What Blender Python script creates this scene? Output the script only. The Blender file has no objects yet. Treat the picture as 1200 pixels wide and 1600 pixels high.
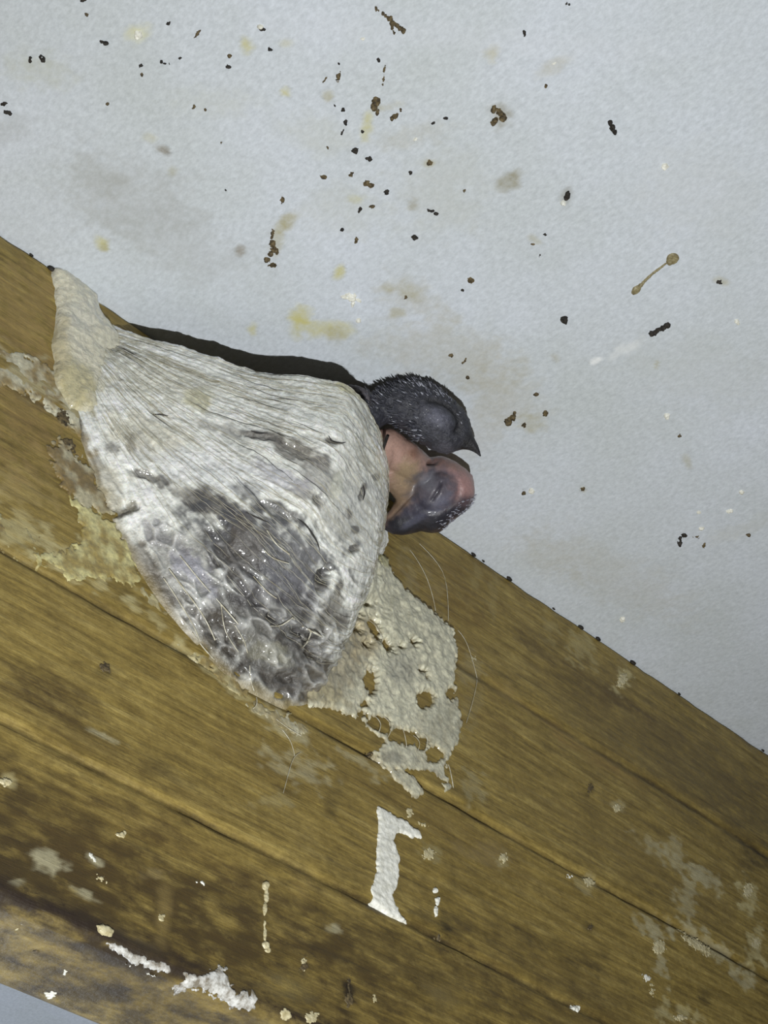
import bpy, bmesh, math, random
import numpy as np
from mathutils import Matrix, Vector

# ------------------------------------------------------------------ camera frame
F = 2600.0                                   # focal length in pixels of a 1200 x 1600 frame
Z0 = 2.5                                     # height of the middle of the plank above the floor
_vx = np.array([3659., 2450., F]); _vx /= np.linalg.norm(_vx)      # direction along the plank, seen from the camera
_up = np.array([0., -_vx[2], _vx[1]]); _up /= np.linalg.norm(_up)  # straight up, seen from the camera
_X = -_vx; _Y = np.cross(_up, _X)
RW = np.array([_X, _Y, _up])                 # camera vector (right, down, forward) -> world
def ray(px, py): return RW @ np.array([(px - 600) / F, (py - 800) / F, 1.0])
CAM = np.array([0, 0, Z0]) - ray(400, 1000) * 0.36
def on_y(px, py, y=0.0):
    d = ray(px, py); return CAM + d * (y - CAM[1]) / d[1]
def on_z(px, py, z):
    d = ray(px, py); return CAM + d * (z - CAM[2]) / d[2]
H = on_y(600, 771)[2]                        # underside of the ceiling
ZB = on_y(0, 1405)[2]                        # bottom of the plank
def proj(P):
    c = (np.asarray(P) - CAM) @ RW
    return 600 + F * c[..., 0] / c[..., 2], 800 + F * c[..., 1] / c[..., 2]

sc = bpy.context.scene
col = sc.collection
cd = bpy.data.cameras.new('camera'); cam = bpy.data.objects.new('camera', cd); col.objects.link(cam)
cd.sensor_fit = 'HORIZONTAL'; cd.sensor_width = 36.0; cd.lens = 36.0 * F / 1200.0
cd.clip_start = 0.01; cd.clip_end = 50
r_, d_, f_ = RW[:, 0], RW[:, 1], RW[:, 2]
cam.matrix_world = Matrix(((r_[0], -d_[0], -f_[0], CAM[0]), (r_[1], -d_[1], -f_[1], CAM[1]), (r_[2], -d_[2], -f_[2], CAM[2]), (0, 0, 0, 1)))
sc.camera = cam

# ------------------------------------------------------------------ world, lights, exposure
w = bpy.data.worlds.new('dim_loft'); sc.world = w; w.use_nodes = True
w.node_tree.nodes['Background'].inputs[0].default_value = (1.0, 0.92, 0.74, 1)
w.node_tree.nodes['Background'].inputs[1].default_value = 0.09
def torch(off, aim, power, size, beam, colour):
    l = bpy.data.lights.new('torch_light', 'SPOT'); l.energy = power; l.shadow_soft_size = size; l.color = colour
    l.spot_size = math.radians(beam); l.spot_blend = 1.0
    o = bpy.data.objects.new('torch_light', l); p = CAM + RW @ np.array(off); o.location = p
    o.rotation_euler = Vector(on_z(*aim, H) - p).to_track_quat('-Z', 'Y').to_euler(); col.objects.link(o); return o
torch((0.040, 0.130, -0.04), (590, 620), 7.4, 0.003, 77, (0.985, 1.0, 0.99))      # hand torch held just below the lens
l = bpy.data.lights.new('fill_light', 'POINT'); l.energy = 40; l.shadow_soft_size = 0.06; l.color = (0.80, 0.88, 1.0)
o = bpy.data.objects.new('fill_light', l); o.location = (-0.3, -1.2, H - 0.95); col.objects.link(o)      # added cool fill with no seen source, brightens the ceiling beyond the plank
sc.view_settings.view_transform = 'Standard'; sc.view_settings.look = 'None'
sc.view_settings.exposure = 0.0; sc.view_settings.gamma = 1.0; sc.view_settings.use_curve_mapping = False

# ------------------------------------------------------------------ numpy helpers
rng = np.random.default_rng(7); random.seed(7)
_perm = rng.permutation(256); _perm = np.concatenate([_perm, _perm, _perm])
_g = rng.normal(size=(256, 3)); _g /= np.linalg.norm(_g, axis=1)[:, None]
def noise(P, s=1.0, seed=0):
    P = np.asarray(P, float) * s + seed * 17.31 + 1000.0
    i = np.floor(P).astype(int); f = P - i; i &= 255
    u = f * f * f * (f * (f * 6 - 15) + 10)
    out = 0
    for dx in (0, 1):
        for dy in (0, 1):
            for dz in (0, 1):
                h = _perm[_perm[_perm[(i[..., 0] + dx) & 255] + ((i[..., 1] + dy) & 255)] + ((i[..., 2] + dz) & 255)]
                g = _g[h]
                v = g[..., 0] * (f[..., 0] - dx) + g[..., 1] * (f[..., 1] - dy) + g[..., 2] * (f[..., 2] - dz)
                wx = u[..., 0] if dx else 1 - u[..., 0]; wy = u[..., 1] if dy else 1 - u[..., 1]; wz = u[..., 2] if dz else 1 - u[..., 2]
                out = out + v * wx * wy * wz
    return out * 1.4
def fbm(P, s, oct=3, seed=0):
    a, t = 1.0, 0.0
    for k in range(oct):
        t = t + a * noise(P, s * 2 ** k, seed + k * 5); a *= 0.5
    return t
def sstep(a, b, x):
    t = np.clip((x - a) / (b - a), 0, 1); return t * t * (3 - 2 * t)
def lin(c):
    c = np.asarray(c, float) / 255.0
    return np.where(c <= 0.04045, c / 12.92, ((c + 0.055) / 1.055) ** 2.4)
def crom(pts, n):
    """smooth curve through control points, n samples"""
    p = np.asarray(pts, float); m = len(p)
    t = np.linspace(0, m - 1, n); i = np.clip(t.astype(int), 0, m - 2); u = (t - i)[:, None]
    p0 = p[np.clip(i - 1, 0, m - 1)]; p1 = p[i]; p2 = p[i + 1]; p3 = p[np.clip(i + 2, 0, m - 1)]
    return 0.5 * (2 * p1 + (p2 - p0) * u + (2 * p0 - 5 * p1 + 4 * p2 - p3) * u ** 2 + (3 * p1 - p0 - 3 * p2 + p3) * u ** 3)
def blob_d(px, py, b, nz=0.0):
    cx, cy, rx, ry, ang = b[:5]
    a = math.radians(ang); dx, dy = px - cx, py - cy
    x = dx * math.cos(a) + dy * math.sin(a); y = -dx * math.sin(a) + dy * math.cos(a)
    return np.sqrt((x / rx) ** 2 + (y / ry) ** 2) + nz
def paint(rgb, px, py, blobs, nz):
    """lay coloured stains over rgb; blob = cx, cy, rx, ry, angle, colour(sRGB), strength"""
    for k, b in enumerate(blobs):
        a = b[6] * sstep(1.35, 0.55, blob_d(px, py, b, nz))
        rgb += (lin(b[5]) - rgb) * a[..., None]
    return rgb
def stain_alpha(px, py, blobs, nz, e1=1.5, e0=0.4):
    rgb = np.zeros(px.shape + (3,)); al = np.zeros(px.shape)
    for b in blobs:
        a = b[6] * sstep(e1, e0, blob_d(px, py, b, nz))
        rgb = rgb * (1 - a)[..., None] + lin(b[5]) * a[..., None]; al = al * (1 - a) + a
    rgb = rgb / np.maximum(al, 1e-4)[..., None]
    return np.concatenate([rgb, al[..., None]], -1)
def poly_sd(x, y, poly):
    """signed distance to a polygon, positive inside"""
    P = np.asarray(poly, float); best = np.full(x.shape, 1e18); inside = np.zeros(x.shape, bool)
    for k in range(len(P)):
        a, b = P[k - 1], P[k]; ex, ey = b - a; wx, wy = x - a[0], y - a[1]
        t = np.clip((wx * ex + wy * ey) / (ex * ex + ey * ey + 1e-18), 0, 1)
        best = np.minimum(best, (wx - ex * t) ** 2 + (wy - ey * t) ** 2)
        c = (a[1] > y) != (b[1] > y)
        inside ^= c & (x < (b[0] - a[0]) * (y - a[1]) / (b[1] - a[1] + 1e-18) + a[0])
    d = np.sqrt(best); return np.where(inside, d, -d)

# ------------------------------------------------------------------ object helpers
def mesh_obj(name, V, Fc, mat, parent=None, colour=None, smooth=True):
    me = bpy.data.meshes.new(name)
    V = np.ascontiguousarray(V, dtype=np.float32).reshape(-1, 3)
    if isinstance(Fc, np.ndarray):
        n = Fc.shape[1]; me.vertices.add(len(V)); me.vertices.foreach_set('co', V.ravel())
        me.loops.add(Fc.size); me.loops.foreach_set('vertex_index', Fc.astype(np.int32).ravel())
        me.polygons.add(len(Fc)); me.polygons.foreach_set('loop_start', np.arange(0, Fc.size, n, dtype=np.int32))
        me.update(calc_edges=True); me.validate()
    else:
        me.from_pydata(V.tolist(), [], Fc); me.update()
    if smooth: me.polygons.foreach_set('use_smooth', np.ones(len(me.polygons), bool))
    if colour is not None:
        c = np.asarray(colour, np.float32).reshape(len(V), -1)
        if c.shape[1] == 3: c = np.concatenate([c, np.ones((len(c), 1), np.float32)], 1)
        at = me.color_attributes.new('tint', 'FLOAT_COLOR', 'POINT'); at.data.foreach_set('color', np.ascontiguousarray(c, np.float32).ravel())
    me.materials.append(mat)
    o = bpy.data.objects.new(name, me); col.objects.link(o)
    if parent: o.parent = parent
    return o
def tag(o, label=None, cat=None, group=None, kind=None):
    if label: o['label'] = label
    if cat: o['category'] = cat
    if group: o['group'] = group
    if kind: o['kind'] = kind
    return o
def empty(name, loc=(0, 0, 0)):
    o = bpy.data.objects.new(name, None); o.empty_display_size = 0.01; col.objects.link(o); return o   # stays at the origin so part meshes keep world coordinates
def grid_faces(n, m, keep=None, wrap=False):
    i, j = np.meshgrid(np.arange(n - 1), np.arange(m if wrap else m - 1), indexing='ij')
    j2 = (j + 1) % m
    f = np.stack([i * m + j, (i + 1) * m + j, (i + 1) * m + j2, i * m + j2], -1).reshape(-1, 4)
    if keep is not None:
        k = keep.ravel(); f = f[k[f].any(1)]
    return f
def compact(V, Fc, C=None):
    used = np.zeros(len(V), bool); used[Fc.ravel()] = True
    idx = np.cumsum(used) - 1
    return V[used], idx[Fc], (None if C is None else C[used])
def tube(path, rad, k=6):
    """verts, faces of a tapered tube along a path"""
    p = np.asarray(path, float); n = len(p); rad = np.broadcast_to(np.asarray(rad, float), (n,))
    t = np.gradient(p, axis=0); t /= np.linalg.norm(t, axis=1)[:, None] + 1e-12
    a = np.array([0.31, 0.52, 0.79]); s = np.cross(t, a); s /= np.linalg.norm(s, axis=1)[:, None] + 1e-12
    b = np.cross(t, s); th = np.arange(k) * 2 * math.pi / k
    V = p[:, None] + rad[:, None, None] * (np.cos(th)[None, :, None] * s[:, None] + np.sin(th)[None, :, None] * b[:, None])
    return V.reshape(-1, 3), grid_faces(n, k, wrap=True)
def join(parts):
    Vs, Fs, o = [], [], 0
    for v, f in parts:
        Vs.append(v); Fs.append(f + o); o += len(v)
    return np.concatenate(Vs), np.concatenate(Fs)

# ------------------------------------------------------------------ materials
def nodes(name):
    m = bpy.data.materials.new(name); m.use_nodes = True; nt = m.node_tree
    return m, nt, nt.nodes['Principled BSDF']
def nd(nt, t, **kw):
    n = nt.nodes.new(t)
    for k, v in kw.items(): setattr(n, k, v)
    return n
def obj_noise(nt, scale, detail=3.0, vec=(1, 1, 1), rough=0.6):
    tc = nd(nt, 'ShaderNodeTexCoord'); mp = nd(nt, 'ShaderNodeMapping'); mp.inputs['Scale'].default_value = vec
    nz = nd(nt, 'ShaderNodeTexNoise'); nz.inputs['Scale'].default_value = scale; nz.inputs['Detail'].default_value = detail; nz.inputs['Roughness'].default_value = rough
    nt.links.new(tc.outputs['Object'], mp.inputs['Vector']); nt.links.new(mp.outputs[0], nz.inputs['Vector'])
    return nz.outputs[0]
def ramp(nt, src, stops):
    r = nd(nt, 'ShaderNodeValToRGB'); e = r.color_ramp.elements
    while len(e) < len(stops): e.new(0.5)
    for k, (p, c) in enumerate(stops):
        e[k].position = p; c = lin(c) if max(c) > 2.0 else np.array(c); e[k].color = (*c[:3], 1)
    nt.links.new(src, r.inputs[0]); return r.outputs[0]
def mixc(nt, fac, a, b, mode='MIX'):
    m = nd(nt, 'ShaderNodeMix', data_type='RGBA', blend_type=mode)
    for s, v in ((m.inputs[0], fac), (m.inputs[6], a), (m.inputs[7], b)):
        if isinstance(v, (int, float)): s.default_value = v
        elif isinstance(v, tuple): s.default_value = (*v[:3], 1)
        else: nt.links.new(v, s)
    return m.outputs[2]
def math_n(nt, op, a, b=0.0):
    m = nd(nt, 'ShaderNodeMath', operation=op)
    for s, v in ((m.inputs[0], a), (m.inputs[1], b)):
        if isinstance(v, (int, float)): s.default_value = v
        else: nt.links.new(v, s)
    return m.outputs[0]
def bump(nt, bs, src, strength, dist, prev=None):
    b = nd(nt, 'ShaderNodeBump'); b.inputs['Strength'].default_value = strength; b.inputs['Distance'].default_value = dist
    nt.links.new(src, b.inputs['Height'])
    if prev is not None: nt.links.new(prev, b.inputs['Normal'])
    nt.links.new(b.outputs[0], bs.inputs['Normal']); return b.outputs[0]
def attr(nt, name='tint'):
    return nd(nt, 'ShaderNodeAttribute', attribute_name=name)
def tint_mat(name, rough=0.5, grain=(900, 0.18), bmp=(1500, 0.4, 0.0003), coat=0.0, sss=0.0, vec=(1, 1, 1), spec=0.5):
    """colour comes from the mesh's own colour attribute, with fine procedural grain and relief"""
    m, nt, bs = nodes(name); a = attr(nt)
    g = obj_noise(nt, grain[0], 3, vec)
    f = ramp(nt, g, [(0.3, (1 - grain[1],) * 3), (0.7, (1 + grain[1] * 0.5,) * 3)])
    nt.links.new(mixc(nt, 1.0, a.outputs['Color'], f, 'MULTIPLY'), bs.inputs['Base Color'])
    bs.inputs['Roughness'].default_value = rough; bs.inputs['Specular IOR Level'].default_value = spec
    bump(nt, bs, obj_noise(nt, bmp[0], 4, vec), bmp[1], bmp[2])
    if coat: bs.inputs['Coat Weight'].default_value = coat; bs.inputs['Coat Roughness'].default_value = 0.08
    if sss:
        bs.inputs['Subsurface Weight'].default_value = sss; bs.inputs['Subsurface Radius'].default_value = (1.0, 0.75, 0.5); bs.inputs['Subsurface Scale'].default_value = 0.0015
    return m
def plain_mat(name, c1, c2, scale=1500, rough=0.6, coat=0.0, b=(2500, 0.5, 0.0003)):
    m, nt, bs = nodes(name)
    nt.links.new(ramp(nt, obj_noise(nt, scale, 4), [(0.35, c1), (0.65, c2)]), bs.inputs['Base Color'])
    bs.inputs['Roughness'].default_value = rough; bump(nt, bs, obj_noise(nt, b[0], 3), b[1], b[2])
    if coat: bs.inputs['Coat Weight'].default_value = coat; bs.inputs['Coat Roughness'].default_value = 0.15
    return m

def ceiling_mat():
    m, nt, bs = nodes('painted_plaster'); a = attr(nt)
    big = ramp(nt, obj_noise(nt, 28, 4), [(0.30, (192, 198, 202)), (0.70, (203, 209, 219))])
    fine = ramp(nt, obj_noise(nt, 1000, 4, (1, 0.6, 1), 0.75), [(0.32, (0.83, 0.835, 0.83)), (0.68, (1.06, 1.06, 1.06))])
    base = mixc(nt, 1.0, big, fine, 'MULTIPLY')
    br = ramp(nt, obj_noise(nt, 420, 4, rough=0.7), [(0.32, (0.55,) * 3), (0.62, (1.0,) * 3)])
    fac = math_n(nt, 'MULTIPLY', a.outputs['Alpha'], br)
    nt.links.new(mixc(nt, fac, base, a.outputs['Color']), bs.inputs['Base Color'])
    bs.inputs['Roughness'].default_value = 0.85; bs.inputs['Specular IOR Level'].default_value = 0.25
    p = bump(nt, bs, obj_noise(nt, 900, 5, (1, 0.6, 1), 0.6), 0.30, 0.0003)
    bump(nt, bs, obj_noise(nt, 240, 4), 0.22, 0.0006, p)
    return m
def wood_mat():
    m, nt, bs = nodes('raw_timber'); a = attr(nt)
    g1 = obj_noise(nt, 1.0, 5, (40, 60, 520), 0.65)
    g2 = obj_noise(nt, 1.0, 4, (60, 300, 1500), 0.7)
    g3 = obj_noise(nt, 1.0, 3, (9, 30, 45), 0.5)
    c = ramp(nt, g1, [(0.25, (100, 85, 43)), (0.48, (147, 128, 69)), (0.75, (173, 155, 96))])
    c = mixc(nt, 1.0, c, ramp(nt, g2, [(0.3, (0.72, 0.71, 0.68)), (0.65, (1.14, 1.14, 1.14))]), 'MULTIPLY')
    c = mixc(nt, 1.0, c, ramp(nt, g3, [(0.3, (0.84, 0.82, 0.78)), (0.7, (1.06, 1.06, 1.06))]), 'MULTIPLY')
    c = mixc(nt, 1.0, c, ramp(nt, obj_noise(nt, 1.0, 5, (130, 200, 260), 0.7), [(0.33, (0.70, 0.68, 0.64)), (0.62, (1.08, 1.08, 1.08))]), 'MULTIPLY')
    c = mixc(nt, 1.0, c, ramp(nt, obj_noise(nt, 900, 3, (0.6, 1, 1), 0.7), [(0.3, (0.80, 0.79, 0.77)), (0.7, (1.12, 1.12, 1.12))]), 'MULTIPLY')
    br = ramp(nt, obj_noise(nt, 1.0, 5, (220, 300, 520), 0.75), [(0.33, (0.40,) * 3), (0.62, (1.0,) * 3)])
    solid = math_n(nt, 'POWER', a.outputs['Alpha'], 5.0)
    fac = math_n(nt, 'MULTIPLY', a.outputs['Alpha'], math_n(nt, 'MAXIMUM', br, solid))
    nt.links.new(mixc(nt, fac, c, a.outputs['Color']), bs.inputs['Base Color'])
    bs.inputs['Roughness'].default_value = 0.55; bs.inputs['Specular IOR Level'].default_value = 0.35
    p = bump(nt, bs, g2, 0.35, 0.0004)
    p = bump(nt, bs, g1, 0.35, 0.0008, p)
    bump(nt, bs, obj_noise(nt, 600, 5), 0.4, 0.0005, p)
    return m
M = {
    'ceiling': ceiling_mat(), 'wood': wood_mat(),
    'nest': tint_mat('dried_saliva', 0.36, (800, 0.24), (1000, 0.9, 0.0005), coat=0.9, sss=0.25),
    'pad': tint_mat('porous_saliva', 0.5, (900, 0.34), (1100, 0.6, 0.0004), coat=0.4, sss=0.2),
    'skin': tint_mat('chick_skin', 0.45, (1800, 0.18), (2600, 0.4, 0.0002), coat=0.15, sss=0.2),
    'dark_skin': tint_mat('dark_chick_skin', 0.5, (1800, 0.35), (2200, 0.7, 0.0004), coat=0.1),
    'quill': plain_mat('feather_sheath', (26, 27, 36), (70, 72, 84), 900, 0.35, 0.3),
    'quill_pale': plain_mat('pale_feather_sheath', (84, 87, 104), (170, 172, 184), 900, 0.3, 0.4),
    'dark': plain_mat('dry_dropping', (12, 11, 10), (44, 38, 30), 1200, 0.7),
    'brown': plain_mat('brown_dropping', (44, 36, 22), (110, 95, 64), 1300, 0.7),
    'tan': plain_mat('tan_drip', (112, 102, 72), (150, 141, 108), 900, 0.45, 0.2),
    'white': plain_mat('white_dropping', (205, 204, 192), (240, 240, 232), 900, 0.6, 0.1, (1500, 0.35, 0.0003)),
    'chalk': plain_mat('streaky_white_dropping', (120, 112, 98), (214, 214, 210), 700, 0.45, 0.3),
    'cream': plain_mat('cream_dropping', (170, 158, 118), (205, 196, 160), 900, 0.5, 0.2),
    'thread': plain_mat('saliva_thread', (168, 160, 132), (214, 211, 196), 600, 0.3, 0.5),
    'fibre': plain_mat('feather_fibre', (16, 14, 14), (50, 46, 44), 600, 0.6),
}

# ------------------------------------------------------------------ ceiling
def lines(lo, hi, step, far_lo, far_hi, nfar=14):
    d = np.arange(lo, hi, step)
    a = lo - (lo - far_lo) * (np.linspace(1, 0, nfar, endpoint=False) ** 2); b = hi + (far_hi - hi) * (np.linspace(0, 1, nfar) ** 2)
    return np.concatenate([a, d, b])
YEL, OLV, BEI, GRY = (188, 182, 118), (158, 150, 106), (168, 164, 146), (160, 162, 160)
CEIL_STAINS = [
    (200, 305, 95, 62, 15, GRY, .42), (275, 375, 115, 48, 20, GRY, .38), (150, 285, 45, 30, 0, (150, 150, 142), .3), (60, 110, 50, 26, 10, (176, 178, 160), .45),
    (20, 200, 34, 18, -20, GRY, .35), (345, 160, 70, 22, 0, (185, 188, 178), .3), (700, 555, 110, 42, 12, BEI, .42), (790, 620, 60, 50, 30, BEI, .35), (650, 470, 55, 26, 25, BEI, .45),
    (690, 300, 70, 60, 0, (180, 182, 174), .35), (540, 330, 60, 40, 0, (182, 184, 174), .3), (640, 215, 60, 18, -15, BEI, .35), (500, 210, 60, 26, 10, (182, 184, 172), .3),
    (447, 146, 8, 9, 0, YEL, .95), (385, 70, 12, 12, 0, YEL, .7), (213, 50, 21, 15, 0, (200, 197, 150), .75), (395, 515, 7, 10, 0, YEL, .7), (531, 425, 7, 12, 20, YEL, .85),
    (470, 492, 17, 15, -30, YEL, .75), (463, 515, 12, 20, 0, YEL, .6), (515, 515, 42, 14, 4, YEL, .65), (525, 524, 18, 12, 0, OLV, .45), (158, 380, 14, 8, 40, YEL, .7), (163, 386, 7, 6, 0, OLV, .5),
    (573, 193, 9, 24, 12, YEL, .75), (600, 168, 22, 7, -15, OLV, .55), (797, 282, 20, 13, -25, (140, 134, 108), .8), (768, 85, 10, 11, 30, (178, 172, 140), .6), (255, 236, 14, 8, 25, (120, 108, 84), .8),
    (262, 240, 6, 6, 0, (96, 84, 60), .5), (237, 216, 12, 8, 20, (188, 184, 150), .5), (270, 266, 7, 7, 0, OLV, .4), (375, 390, 7, 11, 0, (128, 118, 98), .7), (448, 348, 10, 20, 30, OLV, .75), (435, 375, 8, 22, 15, OLV, .5),
    (447, 68, 9, 6, 0, (190, 186, 150), .4), (513, 150, 8, 10, 20, OLV, .6), (644, 320, 9, 9, 0, (140, 132, 104), .55), (671, 255, 7, 7, 0, OLV, .6), (560, 312, 12, 7, 0, YEL, .45),
    (865, 105, 22, 12, -25, (178, 176, 164), .6), (780, 178, 16, 18, 0, (128, 120, 92), .75), (622, 487, 12, 8, 0, OLV, .5), (605, 450, 9, 10, 0, OLV, .4), (640, 458, 26, 13, 20, OLV, .4),
    (885, 306, 9, 12, 20, (120, 116, 100), .6), (1090, 300, 90, 70, 0, (190, 193, 194), .3), (1100, 580, 120, 50, 10, (180, 184, 182), .3), (960, 900, 130, 40, 25, BEI, .25), (860, 870, 60, 30, 20, BEI, .22),
    (1072, 718, 6, 12, -25, OLV, .5), (1026, 571, 3, 7, 0, OLV, .6), (868, 560, 5, 7, -40, BEI, .6), (911, 764, 5, 5, 0, OLV, .6), (835, 375, 10, 5, 30, OLV, .45), (1128, 440, 12, 6, 20, OLV, .5), (980, 545, 30, 8, -28, (226, 228, 228), .55), (930, 563, 10, 5, -20, (245, 246, 246), .8),
    (740, 60, 300, 20, 4, (204, 207, 214), .2), (760, 640, 30, 90, 20, BEI, .25), (826, 660, 20, 14, 0, OLV, .35), (1150, 830, 60, 12, -20, (188, 190, 186), .4)]
def build_ceiling():
    xs = lines(-0.25, 0.13, 0.0007, -1.3, 1.0); ys = lines(-0.045, 0.17, 0.0007, -0.9, 1.3)
    X, Y = np.meshgrid(xs, ys, indexing='ij'); P = np.stack([X, Y, np.full_like(X, H)], -1)
    n1 = fbm(P, 60, 3, 1)
    P[..., 2] += 0.00012 * n1
    px, py = proj(np.stack([X, Y, np.full_like(X, H)], -1))
    nz = 0.55 * fbm(P, 420, 3, 3) + 0.35 * fbm(P, 130, 2, 9)
    C = stain_alpha(px, py, CEIL_STAINS, nz)
    V = P.reshape(-1, 3); Fc = grid_faces(len(xs), len(ys))          # winding: normal faces down
    nV = len(V)
    o = mesh_obj('ceiling', V, Fc[:, ::-1].copy(), M['ceiling'], colour=C.reshape(-1, 4))
    tag(o, 'white painted ceiling speckled with droppings above the plank', None, None, 'structure')
    # solid slab behind the painted face
    t = 0.05; x0, x1, y0, y1 = xs[0], xs[-1], ys[0], ys[-1]; h = H + 0.0006
    b = np.array([[x0, y0, h], [x1, y0, h], [x1, y1, h], [x0, y1, h], [x0, y0, h + t], [x1, y0, h + t], [x1, y1, h + t], [x0, y1, h + t]])
    mesh_obj('slab', b, [[0, 1, 2, 3], [4, 5, 6, 7], [0, 1, 5, 4], [1, 2, 6, 5], [2, 3, 7, 6], [3, 0, 4, 7]], M['ceiling'], o, np.zeros((8, 4)), False)
    return o
ceiling = build_ceiling()

def build_floor():
    b = np.array([[x, y, z] for z in (-0.1, 0.0) for x, y in ((-1.3, -0.9), (1.0, -0.9), (1.0, 1.3), (-1.3, 1.3))])
    o = mesh_obj('floor', b, [[0, 1, 2, 3], [4, 5, 6, 7], [0, 1, 5, 4], [1, 2, 6, 5], [2, 3, 7, 6], [3, 0, 4, 7]], plain_mat('concrete', (92, 90, 86), (118, 116, 110), 30, 0.85), None, None, False)
    tag(o, 'bare grey concrete floor far below the ceiling', None, None, 'structure')
build_floor()
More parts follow.
